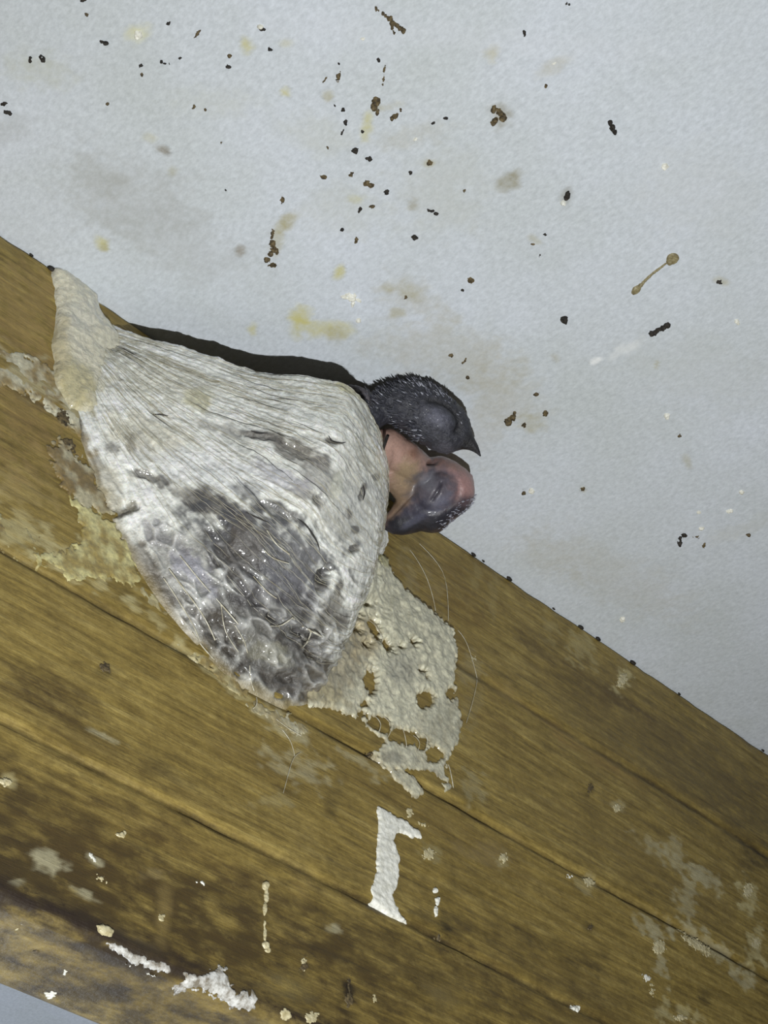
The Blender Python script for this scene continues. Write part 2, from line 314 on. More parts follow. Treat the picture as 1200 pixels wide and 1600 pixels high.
# ------------------------------------------------------------------ plank
PR = 0.0028                                  # radius of the plank's lower edges
DK, CR, PAL, PUR = (48, 38, 22), (196, 186, 140), (188, 182, 150), (40, 31, 25)
WOOD_STAINS_SHADE = [
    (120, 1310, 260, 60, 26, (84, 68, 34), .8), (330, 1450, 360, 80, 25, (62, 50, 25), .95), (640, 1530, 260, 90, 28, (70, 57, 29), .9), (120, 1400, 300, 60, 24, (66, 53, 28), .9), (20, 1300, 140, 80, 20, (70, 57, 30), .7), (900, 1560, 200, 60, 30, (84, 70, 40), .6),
    (420, 1200, 90, 26, 30, (104, 86, 44), .6), (700, 1290, 160, 20, 30, (102, 84, 46), .5), (180, 1180, 160, 14, 28, (96, 78, 38), .6), (330, 1010, 120, 12, 34, (170, 150, 84), .5), (980, 1330, 160, 30, 32, (104, 88, 52), .5), (1140, 1250, 120, 40, 34, (88, 76, 46), .6),
    # weathered broad tones, plus shade painted into the underside's colour
    (1050, 1180, 220, 70, 34, (98, 84, 52), .6), (640, 1010, 120, 90, 30, (112, 88, 44), .45), (700, 900, 70, 45, 40, (106, 84, 40), .5), (60, 620, 60, 120, 30, (152, 126, 82), .5), (40, 480, 70, 70, 30, (156, 130, 84), .5),
    (0, 1330, 130, 60, 22, (66, 54, 30), .7), (150, 1330, 160, 36, 26, (82, 66, 34), .5), (120, 1480, 300, 26, 22, (58, 46, 32), .6), (500, 1500, 200, 60, 26, (76, 62, 34), .5), (60, 1455, 320, 34, 23, (58, 48, 30), .95), (100, 1545, 320, 50, 23, (52, 43, 28), .97),  # closing entries paint shade on the plank's underside where the torch beam misses
    (80, 1085, 60, 34, 20, (66, 50, 26), .8), (165, 1045, 12, 9, 30, (30, 24, 14), .9), (690, 1450, 10, 18, 10, (40, 32, 18), .9), (545, 1550, 9, 24, 0, (34, 27, 18), .9), (475, 1515, 9, 22, 15, (48, 40, 30), .8),
    (922, 1232, 5, 11, 10, (44, 34, 18), .9), (520, 1260, 14, 24, 10, DK, .55), (250, 1205, 30, 18, 30, DK, .5), (205, 1262, 16, 10, 0, DK, .6), (380, 1375, 14, 12, 0, DK, .6), (730, 1380, 26, 20, 20, DK, .5), (870, 1480, 60, 16, 28, DK, .5),
    (920, 1450, 8, 8, 0, DK, .8), (1100, 1560, 8, 14, 0, DK, .7), (1180, 1340, 24, 14, 30, DK, .8), (640, 1120, 60, 24, 30, (100, 80, 42), .5), (300, 1330, 160, 20, 28, (92, 74, 38), .5), (890, 1050, 90, 16, 30, (84, 68, 36), .7), (980, 1100, 70, 10, 30, (84, 66, 34), .6),
    # grey-white residue
    (60, 600, 70, 20, 34, PAL, .75), (120, 650, 40, 16, 40, PAL, .7), (30, 830, 60, 26, 33, CR, .75), (100, 875, 70, 22, 33, CR, .8), (30, 770, 46, 30, 30, (170, 152, 100), .6), (70, 730, 40, 30, 40, (160, 136, 86), .6),
    (440, 1130, 46, 14, 35, PAL, .7), (470, 1195, 50, 22, 20, PAL, .5), (425, 1250, 26, 14, 0, (160, 150, 110), .5), (560, 1190, 44, 10, 35, PAL, .5), (240, 970, 40, 8, 34, CR, .6), (320, 1040, 60, 9, 38, CR, .7), (385, 1095, 36, 10, 30, CR, .8),
    (160, 1150, 26, 5, 25, PAL, .7), (735, 1040, 18, 26, 0, (150, 140, 106), .6), (740, 1100, 12, 40, 10, (140, 128, 90), .5), (735, 1230, 18, 24, 0, (158, 150, 116), .6), (670, 1330, 13, 12, 0, (150, 142, 104), .8), (787, 1340, 9, 12, 0, (160, 150, 114), .7),
    (755, 1330, 30, 14, 20, (134, 118, 80), .6), (964, 1263, 8, 8, 0, (170, 158, 118), .8), (800, 1310, 10, 8, 0, (140, 120, 70), .7), (920, 1380, 14, 12, 0, (170, 160, 120), .6), (1060, 1350, 60, 10, 30, PAL, .55), (1100, 1370, 36, 14, 30, PAL, .7), (1075, 1400, 18, 26, 10, PAL, .6),
    (1055, 1330, 12, 30, -30, PAL, .5), (1110, 1480, 50, 14, 34, PAL, .8), (1170, 1400, 14, 24, 0, CR, .8), (1180, 1480, 14, 26, 0, CR, .8), (1020, 1450, 22, 14, 30, PAL, .7), (1030, 1490, 10, 40, -10, PAL, .7), (1060, 1580, 30, 14, 20, CR, .7), (700, 1560, 40, 22, 20, (120, 106, 66), .6), (1160, 1530, 20, 10, 30, PAL, .7),
    (910, 1010, 18, 30, 10, (170, 158, 112), .75), (972, 1060, 11, 18, 20, CR, .85), (860, 985, 10, 26, -10, (158, 146, 100), .6), (770, 930, 8, 30, 0, (150, 136, 90), .6), (745, 900, 8, 30, 10, (150, 136, 90), .6), (800, 1085, 16, 10, 30, (150, 130, 80), .6), (840, 1120, 60, 8, 36, (140, 116, 66), .6), (940, 1190, 80, 8, 33, (146, 118, 66), .5), (680, 920, 12, 50, -15, (146, 130, 90), .5), (640, 900, 8, 40, -10, (160, 148, 110), .5),
    (85, 1345, 22, 12, 20, PAL, .7), (145, 1340, 14, 6, 30, PAL, .7), (255, 1430, 10, 40, 5, (130, 112, 66), .7), (240, 1365, 16, 10, 0, (140, 124, 84), .6), (135, 1400, 26, 6, 28, PAL, .6), (10, 1222, 16, 9, 20, CR, .8), (25, 1376, 8, 5, 0, PAL, .7), (215, 1475, 30, 8, 26, (130, 118, 84), .6), (450, 1540, 36, 22, 10, (120, 108, 70), .6), (520, 1450, 12, 8, 0, PAL, .6), (470, 1390, 14, 18, 0, (132, 112, 66), .6)]
GROOVES = [(on_y(900, 1150)[2], 0.0007, 0.0010), (on_y(650, 1220)[2], 0.0013, 0.0008), (on_y(300, 1272)[2], 0.0010, 0.0007)]
def build_plank():
    th = 0.0265; R = PR; r2 = 0.0006
    prof = []                                                    # (y, z, is_front) going round the section
    zt = H - 0.0004
    for a in np.linspace(90, 0, 5): prof.append((-r2 + r2 * math.cos(math.radians(a)), zt - r2 + r2 * math.sin(math.radians(a))))
    for z in np.arange(zt - r2 - 0.0005, ZB + R, -0.0005): prof.append((0.0, z))
    for a in np.linspace(0, -90, 9): prof.append((-R + R * math.cos(math.radians(a)), ZB + R + R * math.sin(math.radians(a))))
    for y in np.arange(-R - 0.0012, -th + R, -0.0012): prof.append((y, ZB))
    for a in np.linspace(-90, -180, 7): prof.append((-th + R + R * math.cos(math.radians(a)), ZB + R + R * math.sin(math.radians(a))))
    for z in np.linspace(ZB + 0.02, zt - 0.01, 8): prof.append((-th, z))
    prof.append((-th, zt)); prof = np.array(prof)
    xs = lines(-0.25, 0.10, 0.0008, -0.75, 0.5, 10)
    n, m = len(xs), len(prof)
    P = np.zeros((n, m, 3)); P[..., 0] = xs[:, None]; P[..., 1] = prof[:, 0]; P[..., 2] = prof[:, 1]
    base = P.copy(); px, py = proj(base)
    front = sstep(-0.0035, -0.0005, P[..., 1]) * (P[..., 2] > ZB + 0.001)
    d = 0.0003 * noise(base * np.array([10, 1, 60.]), 1, 2) + 0.00010 * noise(base * np.array([60, 1, 600.]), 1, 4)
    dirt = np.zeros(px.shape)
    for zg, depth, wd in GROOVES:
        zz = zg + 0.0010 * noise(np.stack([base[..., 0] * 14, base[..., 0] * 0, base[..., 0] * 0], -1), 1, 11) + 0.0003 * noise(base * np.array([120, 0, 0.]), 1, 3)
        k = 0.75 + 0.5 * noise(base * np.array([45, 0, 0.]), 1, 23)
        t = (base[..., 2] - zz) / wd
        dirt += np.clip(k, .2, 1) * 0.85 * np.exp(-(t / .75) ** 2)
        d -= depth * np.clip(k, .25, 1.2) * np.exp(-t * t) - 0.00035 * sstep(-1, 4, t) * np.exp(-(t / 9) ** 2)
    P[..., 1] += d * front
    dirt = np.clip(dirt, 0, .85) * front
    P[..., 2] += 0.0004 * noise(base * np.array([30, 40, 0.]), 1, 6) * (P[..., 2] < ZB + 0.0035)
    chip = sstep(H - 0.004, H - 0.0005, base[..., 2])
    P[..., 1] -= chip * 0.0005 * np.clip(noise(base * np.array([160, 0, 60.]), 1, 8), 0, 1)
    nz = 0.8 * fbm(base * np.array([0.5, 1, 1.5]), 330, 3, 5) + 0.6 * fbm(base * np.array([.6, 1, 1.2]), 120, 2, 15)
    dark_st_shade = [b for b in WOOD_STAINS_SHADE if sum(b[5]) < 340]; pale_st = [b for b in WOOD_STAINS_SHADE if sum(b[5]) >= 340]
    C = stain_alpha(px, py, dark_st_shade, nz, 1.7, 0.1)
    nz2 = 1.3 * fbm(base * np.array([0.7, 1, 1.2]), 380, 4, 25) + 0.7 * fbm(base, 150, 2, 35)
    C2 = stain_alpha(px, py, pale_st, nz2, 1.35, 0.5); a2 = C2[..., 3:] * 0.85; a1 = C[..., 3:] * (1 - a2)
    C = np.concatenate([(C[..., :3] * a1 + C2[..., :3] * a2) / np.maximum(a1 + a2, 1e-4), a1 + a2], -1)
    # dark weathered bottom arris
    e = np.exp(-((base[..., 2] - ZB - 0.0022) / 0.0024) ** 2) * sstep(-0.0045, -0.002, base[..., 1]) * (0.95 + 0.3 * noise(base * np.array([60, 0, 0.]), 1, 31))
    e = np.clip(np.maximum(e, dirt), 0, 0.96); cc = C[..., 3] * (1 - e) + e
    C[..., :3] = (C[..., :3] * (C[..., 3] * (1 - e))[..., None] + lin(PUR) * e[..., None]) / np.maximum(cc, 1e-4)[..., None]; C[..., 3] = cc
    Fc = grid_faces(n, m, wrap=True)
    root = empty('nesting_plank')
    tag(root, 'long grooved brown wooden plank fixed on edge below the ceiling', 'plank')
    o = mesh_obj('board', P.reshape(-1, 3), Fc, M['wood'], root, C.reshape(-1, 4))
    for e_i in (0, n - 1):
        mesh_obj('end_grain', P[e_i], [list(range(m))], M['wood'], root, np.zeros((m, 4)), False)
    return root
plank = build_plank()

# ------------------------------------------------------------------ height-field patches that sit on the plank or the ceiling
def patch(name, surf, sd_fn, box, height, mat, parent=None, res=0.0003, edge=4.0, nz=(700, 2.0), relief=(900, 0.25), colour=None, base=-0.00025):
    """a raised crust on a surface. sd_fn(px, py) is the distance inside its outline in photograph pixels (about 0.13 mm each)"""
    x0, y0, x1, y1 = box; k = 2 if surf == 'y' else 1
    def corner(a, b):                                            # (along, across) coordinates of a photograph pixel on the surface
        if surf == 'z': q = on_z(a, b, H); return q[0], q[1]
        q = on_y(a, b)
        if q[2] >= ZB + PR: return q[0], q[2]
        q = on_z(a, b, ZB); return q[0], ZB + PR - PR * math.pi / 2 + min(q[1] + PR, 0.0)
    cs = np.array([corner(a, b) for a, b in ((x0, y0), (x1, y0), (x0, y1), (x1, y1))])
    us = np.arange(cs[:, 0].min(), cs[:, 0].max() + res, res); vs = np.arange(cs[:, 1].min(), cs[:, 1].max() + res, res)
    U, V = np.meshgrid(us, vs, indexing='ij'); P = np.zeros(U.shape + (3,)); Nr = np.zeros(P.shape); P[..., 0] = U
    if k == 1: P[..., 1] = V; P[..., 2] = H; Nr[..., 2] = -1
    else:                                                        # down the face of the plank, round its lower edge and under it
        a = np.clip((ZB + PR - V) / PR, 0, math.pi / 2); under = np.maximum(ZB + PR - PR * math.pi / 2 - V, 0)
        P[..., 1] = -PR + PR * np.cos(a) - under; P[..., 2] = np.where(V >= ZB + PR, V, ZB + PR - PR * np.sin(a))
        Nr[..., 1] = np.cos(a); Nr[..., 2] = -np.sin(a)
    px, py = proj(P)
    sd = sd_fn(px, py) + nz[1] * fbm(P, nz[0], 3, len(name))
    hh = height(px, py) if callable(height) else height
    rel = 1 + relief[1] * fbm(P, relief[0], 3, 12)
    t = np.clip(sd / edge, -1, 1)
    h = np.where(t > 0, np.sqrt(np.clip(1 - (1 - t) ** 2, 0, 1)) * hh * rel, t * 0.0007) + base * (t < 0.05)
    P = P + Nr * h[..., None]
    keep = t > -0.9
    Fc = grid_faces(len(us), len(vs), keep)
    if k == 1: Fc = Fc[:, ::-1]
    C = None
    if colour is not None: C = colour(px, py, P, h).reshape(-1, 3)
    if len(Fc) == 0: return None
    Vv, Fc, C = compact(P.reshape(-1, 3), Fc, C)
    return mesh_obj(name, Vv, Fc, mat, parent, C)
def poly_fn(poly): return lambda x, y: poly_sd(x, y, poly)
def box_of(pts, m=8):
    a = np.asarray(pts, float); return a[:, 0].min() - m, a[:, 1].min() - m, a[:, 0].max() + m, a[:, 1].max() + m

# ------------------------------------------------------------------ nest
nest = empty('bird_nest')
tag(nest, 'whitish cup nest of dried saliva and feathers glued to the plank', 'nest')
def rimp(px, py, g): return on_z(px, py, H - g * 0.01)
RIM = [rimp(158, 492, .40), rimp(174, 513, .65), rimp(230, 529, .95), rimp(300, 549, 1.2), rimp(400, 580, 1.4), rimp(480, 590, 1.5), rimp(543, 604, 1.5), rimp(580, 650, 1.5), rimp(602, 700, 1.5), rimp(606, 745, 1.45), rimp(602, 800, 1.4), np.array([-0.0395, 0.0004, H - 0.016])]
BASE = [on_y(*p, -0.0006) for p in [(120, 470), (92, 545), (104, 630), (128, 715), (165, 805), (212, 900), (285, 1000), (372, 1078), (468, 1112), (510, 1060), (512, 960), (572, 878)]]
NEST_BLOBS = [
    (120, 470, 60, 60, 0, (212, 207, 184), .8), (130, 560, 40, 60, 0, (214, 209, 186), .8), (105, 600, 22, 46, -20, (166, 152, 96), .7), (90, 560, 14, 70, 0, (170, 150, 100), .6),
    (310, 622, 22, 16, 0, (180, 172, 112), .6), (250, 600, 60, 26, 20, (212, 209, 190), .4), (540, 606, 30, 8, 20, (190, 182, 120), .7), (230, 680, 60, 30, 20, (190, 184, 160), .5),
    (300, 590, 120, 14, 15, (206, 206, 196), .3), (470, 640, 110, 22, 12, (232, 234, 230), .5), (350, 740, 110, 26, 12, (240, 242, 243), .7), (520, 640, 60, 30, 30, (218, 220, 214), .5),
    (465, 705, 48, 15, 24, (96, 88, 78), .8), (410, 682, 34, 7, 8, (84, 80, 76), .75), (385, 676, 20, 4, 8, (66, 62, 60), .7), (350, 670, 50, 8, 10, (150, 148, 142), .6), (500, 740, 30, 26, 30, (120, 116, 112), .6), (521, 690, 12, 6, 20, (70, 64, 58), .85), (480, 775, 34, 10, 25, (112, 108, 108), .7), (495, 780, 9, 9, 0, (66, 62, 60), .7), (440, 745, 50, 12, 20, (178, 176, 186), .6),
    (545, 790, 40, 60, 10, (164, 164, 160), .5), (560, 730, 30, 50, 0, (204, 204, 197), .6), (566, 768, 4, 14, 15, (70, 64, 60), .8), (546, 800, 4, 9, -20, (80, 74, 70), .8), (556, 828, 6, 6, 0, (60, 56, 54), .8), (553, 858, 7, 6, 0, (70, 66, 62), .8), (585, 745, 5, 5, 0, (80, 76, 72), .7), (528, 757, 8, 24, 10, (206, 206, 190), .6),
    (345, 797, 50, 20, 20, (88, 80, 66), .8), (430, 798, 46, 14, 25, (84, 82, 82), .75), (350, 845, 26, 34, 20, (84, 74, 60), .75), (300, 775, 40, 14, 15, (110, 104, 96), .7), (195, 797, 26, 10, -22, (74, 68, 60), .9), (232, 744, 32, 8, 20, (84, 78, 72), .75), (205, 690, 9, 14, 20, (116, 108, 92), .6), (175, 700, 10, 8, 0, (104, 96, 88), .6), (150, 720, 18, 8, 40, (128, 116, 92), .6), (160, 750, 40, 26, 30, (182, 176, 156), .6), (170, 780, 34, 14, 20, (196, 190, 168), .6),
    (410, 860, 120, 60, 25, (76, 77, 82), .8), (420, 960, 110, 70, 30, (72, 72, 76), .7), (440, 1050, 90, 50, 20, (66, 63, 60), .7), (310, 930, 90, 40, 45, (128, 126, 122), .5), (120, 700, 22, 60, -20, (140, 122, 84), .8), (112, 660, 14, 26, -20, (66, 60, 50), .8), (140, 760, 24, 16, 30, (150, 136, 100), .6), (420, 865, 90, 44, 25, (84, 85, 92), .5), (380, 860, 30, 40, 30, (98, 92, 86), .6), (300, 890, 40, 20, 45, (196, 196, 210), .85), (255, 840, 40, 18, 30, (170, 168, 172), .7), (220, 880, 22, 44, -30, (110, 100, 82), .7), (240, 920, 20, 36, -35, (112, 102, 84), .7), (460, 920, 50, 34, 20, (112, 112, 118), .7), (400, 930, 34, 26, 30, (84, 82, 88), .75), (480, 870, 40, 26, 30, (118, 118, 120), .6),
    (345, 990, 22, 44, -40, (72, 64, 54), .85), (300, 960, 12, 40, -38, (140, 136, 130), .6), (410, 985, 40, 22, 30, (140, 139, 132), .6), (455, 985, 26, 22, 0, (62, 60, 60), .8), (490, 1015, 18, 34, -30, (66, 62, 60), .85), (432, 962, 13, 12, 0, (50, 48, 48), .9), (420, 1020, 34, 16, 20, (186, 184, 164), .7), (450, 1075, 44, 22, 20, (84, 78, 72), .8), (376, 1052, 14, 12, 0, (52, 48, 46), .85), (330, 1030, 16, 30, -40, (120, 112, 92), .6), (500, 1070, 22, 34, 0, (124, 116, 100), .6), (485, 1095, 20, 14, 0, (110, 100, 80), .6), (508, 905, 13, 22, 10, (52, 50, 50), .85), (520, 960, 22, 40, 0, (118, 112, 100), .6), (430, 1090, 60, 8, 28, (178, 172, 142), .5)]
PITS = [(455, 985, 20, 15, 20, .0022), (490, 1010, 15, 24, -30, .002), (432, 962, 12, 11, 0, .002), (508, 905, 10, 18, 10, .002), (320, 1016, 7, 11, -30, .0012), (345, 985, 16, 34, -40, .0014), (378, 1052, 9, 9, 0, .0013), (195, 797, 22, 8, -22, .0014), (521, 688, 10, 5, 20, .0007), (495, 780, 7, 7, 0, .0006), (290, 962, 5, 9, -40, .001), (300, 938, 5, 9, -40, .001), (450, 1062, 14, 9, 10, .0014), (440, 1085, 10, 7, 10, .0012), (485, 1085, 12, 10, 0, .0012), (232, 744, 26, 6, 20, .0007), (465, 705, 34, 8, 24, .0006), (410, 683, 30, 4, 8, .0006), (400, 935, 12, 12, 30, .0012), (335, 880, 9, 7, 30, .001), (350, 835, 16, 20, 20, .0007), (430, 798, 30, 7, 25, .0007), (553, 858, 6, 5, 0, .0007), (566, 768, 3, 10, 15, .0006)]
def build_cup():
    nu = 460
    rim = crom(RIM, nu); base = crom(BASE, nu)
    cen = np.array([0.006, 0.004])
    tw = np.stack([cen[0] - rim[:, 0], cen[1] - rim[:, 1]], -1); L = np.linalg.norm(tw, axis=1); tw /= L[:, None]
    uu = np.linspace(0, 1, nu)
    thick = 0.0028 * sstep(0.0, 0.10, uu) * sstep(1.0, 0.93, uu) + 0.0004
    inner = rim.copy(); inner[:, :2] += tw * thick[:, None]
    rows = []
    # inside of the bowl, from the plank up to the inner rim
    bot = np.stack([0.006 + (rim[:, 0] - 0.006) * 0.55, np.full(nu, -0.0008), np.full(nu, H - 0.040) + 0.02 * np.abs(uu - .5) ** 2 * 4], -1)
    c1 = inner.copy(); c1[:, 2] = H - 0.036; c1[:, :2] = c1[:, :2] * 0.85 + np.array([0.006, 0.0]) * 0.15
    for t in np.linspace(0, 1, 26): rows.append((1 - t) ** 2 * bot + 2 * t * (1 - t) * c1 + t * t * inner)
    # rounded lip
    for a in np.linspace(0, math.pi, 9)[1:-1]:
        p = (inner + rim) / 2 + (inner - rim) / 2 * math.cos(a); p = p.copy(); p[:, 2] += 0.4 * thick * math.sin(a); rows.append(p)
    n_in = len(rows)
    ctrl = rim.copy(); ctrl[:, 1] = rim[:, 1] * 1.06 + 0.0005
    drop = (rim[:, 2] - base[:, 2]); ctrl[:, 2] = rim[:, 2] - 0.55 * drop; ctrl[:, 0] = rim[:, 0] * 0.85 + base[:, 0] * 0.15
    nv = 300
    for t in np.linspace(0, 1, nv): rows.append((1 - t) ** 2 * rim + 2 * t * (1 - t) * ctrl + t * t * base)
    P = np.stack(rows, 1)                                        # nu x m x 3
    m = P.shape[1]
    du = np.gradient(P, axis=0); dv = np.gradient(P, axis=1); N = np.cross(du, dv); N /= np.linalg.norm(N, axis=-1)[..., None] + 1e-12
    # outward on the outer wall
    ref = np.array([0.006, -0.01, H - 0.02]); s = np.sign(((P[:, -150] - ref) * N[:, -150]).sum(-1)).mean()
    N *= 1 if s > 0 else -1
    px, py = proj(P)
    outer = (np.arange(m) >= n_in - 4).astype(float)[None, :] * np.ones((nu, 1))
    v = np.clip((np.arange(m) - n_in) / (nv - 1), 0, 1)[None, :] * np.ones((nu, 1))
    U = (np.cumsum(np.linalg.norm(np.diff(rim, axis=0, prepend=rim[:1]), axis=1)))[:, None] * np.ones((1, m))
    S = np.stack([U * 55 + 0.35 * noise(P, 200, 3), v * 62 + 1.4 * noise(P, 130, 7), v * 0], -1)
    web = sstep(1.15, 0.75, np.minimum(blob_d(px, py, (360, 960, 190, 95, 42)), blob_d(px, py, (460, 1010, 75, 100, 20))) + 0.25 * fbm(P, 150, 2, 4))
    fib = noise(S, 1, 2) + 0.6 * noise(S * np.array([1.6, 2.1, 1]), 1, 6)
    lump = fbm(P, 170, 3, 8)
    disp = (0.00016 * fib * (1 - 0.6 * web) + 0.00045 * lump + 0.00015 * fbm(P, 900, 2, 14)) * sstep(1.0, 0.9, v)
    # net of saliva strands over feathers: stretched cells
    a_, b_ = (px * 0.62 + py * 0.78), (-px * 0.78 + py * 0.62)
    pts = np.stack([rng.uniform(250, 1300, 1100), rng.uniform(-50, 600, 1100)], -1)
    sx, sy = 30.0, 15.0
    f1 = np.full(px.shape, 9e9); f2 = f1.copy()
    wa = a_ + 10 * noise(P, 220, 41); wb = b_ + 7 * noise(P, 260, 43)
    sel = (outer > 0) & (web > 0.02)
    A, B = wa[sel], wb[sel]; g1 = np.full(A.shape, 9e9); g2 = g1.copy()
    lo, hi = (A.min() - 60, A.max() + 60), (B.min() - 60, B.max() + 60)
    for (qx, qy) in pts:
        if not (lo[0] < qx < lo[1] and hi[0] < qy < hi[1]): continue
        dd = ((A - qx) / sx) ** 2 + ((B - qy) / sy) ** 2
        nn = dd < g1; g2 = np.where(nn, g1, np.minimum(g2, dd)); g1 = np.where(nn, dd, g1)
    edge = np.zeros(px.shape); edge[sel] = 1 - sstep(0.05, 0.45, np.sqrt(g2) - np.sqrt(g1))
    edge *= np.clip(0.6 + 1.2 * noise(P, 190, 51), 0, 1)
    disp += web * (0.0010 * edge - 0.0005) * sstep(1.0, 0.93, v)
    pit = np.zeros(px.shape)
    for b in PITS:
        k = sstep(1.35, 0.45, blob_d(px, py, b, 0.7 * fbm(P, 420, 3, 19))); pit = np.maximum(pit, k); disp -= b[5] * k * outer
    disp *= outer
    P = P + N * disp[..., None]
    # colour
    rgb = np.ones(P.shape) * lin((236, 237, 231))
    nz = 0.65 * fbm(P, 330, 3, 5) + 0.3 * fib
    rgb = paint(rgb, px, py, NEST_BLOBS, nz - 0.12)
    rgb *= (1 + 0.24 * fib * (1 - web) + 0.14 * lump + 0.12 * fbm(P, 800, 2, 61))[..., None]
    tone = lin((208, 209, 208))
    rgb += (tone - rgb) * (web * edge * 0.55 * (1 - 0.5 * pit))[..., None]
    rgb += (lin((62, 58, 54)) - rgb) * (web * (1 - edge) * 0.50)[..., None]
    # small dark flecks of feather
    fl = sstep(0.52, 0.7, noise(S * np.array([3.2, 1.3, 1]), 1, 77)) * sstep(0.05, 0.3, v)
    rgb += (lin((92, 88, 84)) - rgb) * (fl * 0.5)[..., None]
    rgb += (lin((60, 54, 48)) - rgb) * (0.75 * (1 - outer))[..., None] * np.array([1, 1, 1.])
    rgb += (lin((150, 134, 92)) - rgb) * (0.85 * sstep(0.955, 0.995, v))[..., None]
    rgb = np.clip(rgb, 0.004, 0.92)
    Fc = grid_faces(nu, m)
    if s < 0: Fc = Fc[:, ::-1].copy()
    o = mesh_obj('cup', P.reshape(-1, 3), Fc, M['nest'], nest, rgb.reshape(-1, 3))
    return P, N, n_in, nu, m, web
CUP = build_cup()

def build_fibres():
    """fine saliva fibres drawn round the cup wall"""
    P, N, n_in, nu, m, web = CUP; parts = []; dark = []
    for k in range(520):
        i0 = rng.integers(6, nu - 90); ln = rng.integers(25, 90); j0 = n_in + int(rng.random() ** 1.1 * 250) + 2
        sl = rng.normal(0, 0.12); ii = np.arange(i0, min(i0 + ln, nu - 4), 4); jj = np.clip((j0 + sl * (ii - i0) + 2 * np.sin(ii * 0.06 + k)).astype(int), n_in, m - 6)
        p = P[ii, jj] + N[ii, jj] * rng.uniform(0.00003, 0.00022)
        if len(p) < 4: continue
        r = rng.uniform(0.000025, 0.00006) * np.sin(np.linspace(0.25, math.pi - 0.25, len(p)))
        (dark if rng.random() < 0.10 else parts).append(tube(p, r, 4))
    V, Fc = join(parts); tag(mesh_obj('saliva_fibres', V, Fc, M['thread'], nest), kind='stuff')
    V, Fc = join(dark); tag(mesh_obj('feather_fibres', V, Fc, M['fibre'], nest), kind='stuff')
build_fibres()
def cup_point(px, py):
    P, N, n_in, nu, m, web = CUP
    qx, qy = proj(P[:, n_in:]); d = (qx - px) ** 2 + (qy - py) ** 2; k = np.unravel_index(np.argmin(d), d.shape)
    return P[:, n_in:][k], N[:, n_in:][k]
def on_cup(path, lift=0.0001): return np.array([sum((p, n * lift)) for p, n in (cup_point(*q) for q in path)])
# dark feather shafts caught in the wall
for path, r in [([(464, 810), (476, 820), (488, 835), (496, 848), (500, 860)], .00025), ([(513, 681), (519, 689), (530, 692), (541, 691)], .0002), ([(240, 648), (252, 649), (262, 650)], .00018), ([(392, 674), (404, 677), (418, 676)], .00018), ([(566, 758), (569, 770), (567, 782)], .0002), ([(383, 800), (400, 808), (420, 818)], .00018)]:
    p = crom(on_cup(path), 14); V, Fc = tube(p, r * np.sin(np.linspace(0.2, math.pi - 0.15, 14)), 6); mesh_obj('feather_shaft', V, Fc, M['fibre'], nest)
p = np.array([on_z(606, 681, H - 0.0150), on_z(601, 695, H - 0.0150), on_z(595, 712, H - 0.0152)]) ; p = crom(p, 8)
V, Fc = tube(p + RW @ np.array([0, 0, -0.0035]), 0.0004, 6); mesh_obj('feather_shaft', V, Fc, M['fibre'], nest)

# porous pad of saliva on the plank, beside the cup
PAD = [(500, 900), (530, 880), (565, 868), (600, 868), (612, 895), (640, 930), (680, 962), (705, 985), (713, 1010), (708, 1060), (716, 1100), (722, 1130), (715, 1160), (700, 1185), (694, 1205), (706, 1236), (694, 1238), (678, 1208), (640, 1205), (662, 1240), (648, 1250), (622, 1225), (590, 1190), (582, 1176), (600, 1160), (560, 1125), (505, 1105), (480, 1110), (470, 1060), (490, 980)]
PAD_HOLES = [(518, 925, 8, 12, 20), (541, 962, 17, 8, 10), (523, 940, 6, 8, 0), (582, 985, 9, 20, -20), (575, 1066, 9, 21, -5), (592, 1133, 20, 11, 25), (628, 1152, 26, 11, 14), (657, 1162, 11, 10, 0), (678, 1180, 14, 11, 20), (662, 1094, 14, 14, -30), (640, 1006, 5, 6, 0), (568, 1101, 6, 5, 0), (549, 986, 9, 6, 20), (600, 1010, 7, 12, -20), (570, 947, 6, 4, 0), (655, 1050, 4, 3, 0), (704, 1085, 8, 10, 0), (566, 1010, 6, 5, 0), (564, 1116, 8, 4, 0), (660, 1215, 26, 5, 20), (621, 1013, 3, 3, 0), (664, 1060, 3, 3, 0)]
def pad_sd(x, y):
    s = poly_sd(x, y, PAD)
    for b in PAD_HOLES: s = np.minimum(s, (blob_d(x, y, b) - 1) * min(b[2], b[3]))
    return s
def pad_h(x, y): return 0.0007 + 0.0011 * sstep(1.2, 0.2, blob_d(x, y, (620, 1010, 110, 130, 40))) + 0.0045 * sstep(1.2, 0.1, blob_d(x, y, (545, 900, 60, 55, 0))) + 0.002 * sstep(1.2, 0.2, blob_d(x, y, (500, 1010, 60, 110, 10)))
def pad_col(x, y, P, h):
    rgb = np.ones(P.shape) * lin((206, 203, 180)); nz = 0.4 * fbm(P, 330, 3, 5)
    rgb = paint(rgb, x, y, [(590, 880, 16, 14, 0, (202, 196, 140), .8), (510, 1030, 50, 80, 0, (140, 130, 108), .7), (500, 1090, 40, 16, 20, (166, 156, 122), .6), (620, 1050, 22, 26, 0, (150, 148, 136), .6), (640, 980, 60, 50, 30, (196, 193, 170), .5), (672, 1212, 16, 8, 15, (86, 90, 96), .8), (690, 1130, 30, 40, 0, (176, 174, 154), .6), (545, 915, 40, 30, 0, (190, 190, 176), .6), (560, 1000, 26, 40, 0, (168, 152, 116), .6), (610, 1185, 18, 10, 20, (130, 128, 118), .6)], nz)
    rgb += (lin((150, 132, 88)) - rgb) * (sstep(0.0009, 0.0001, h) * 0.6)[..., None]
    return np.clip(rgb * (1 + 0.25 * fbm(P, 500, 3, 33))[..., None], .004, .9)
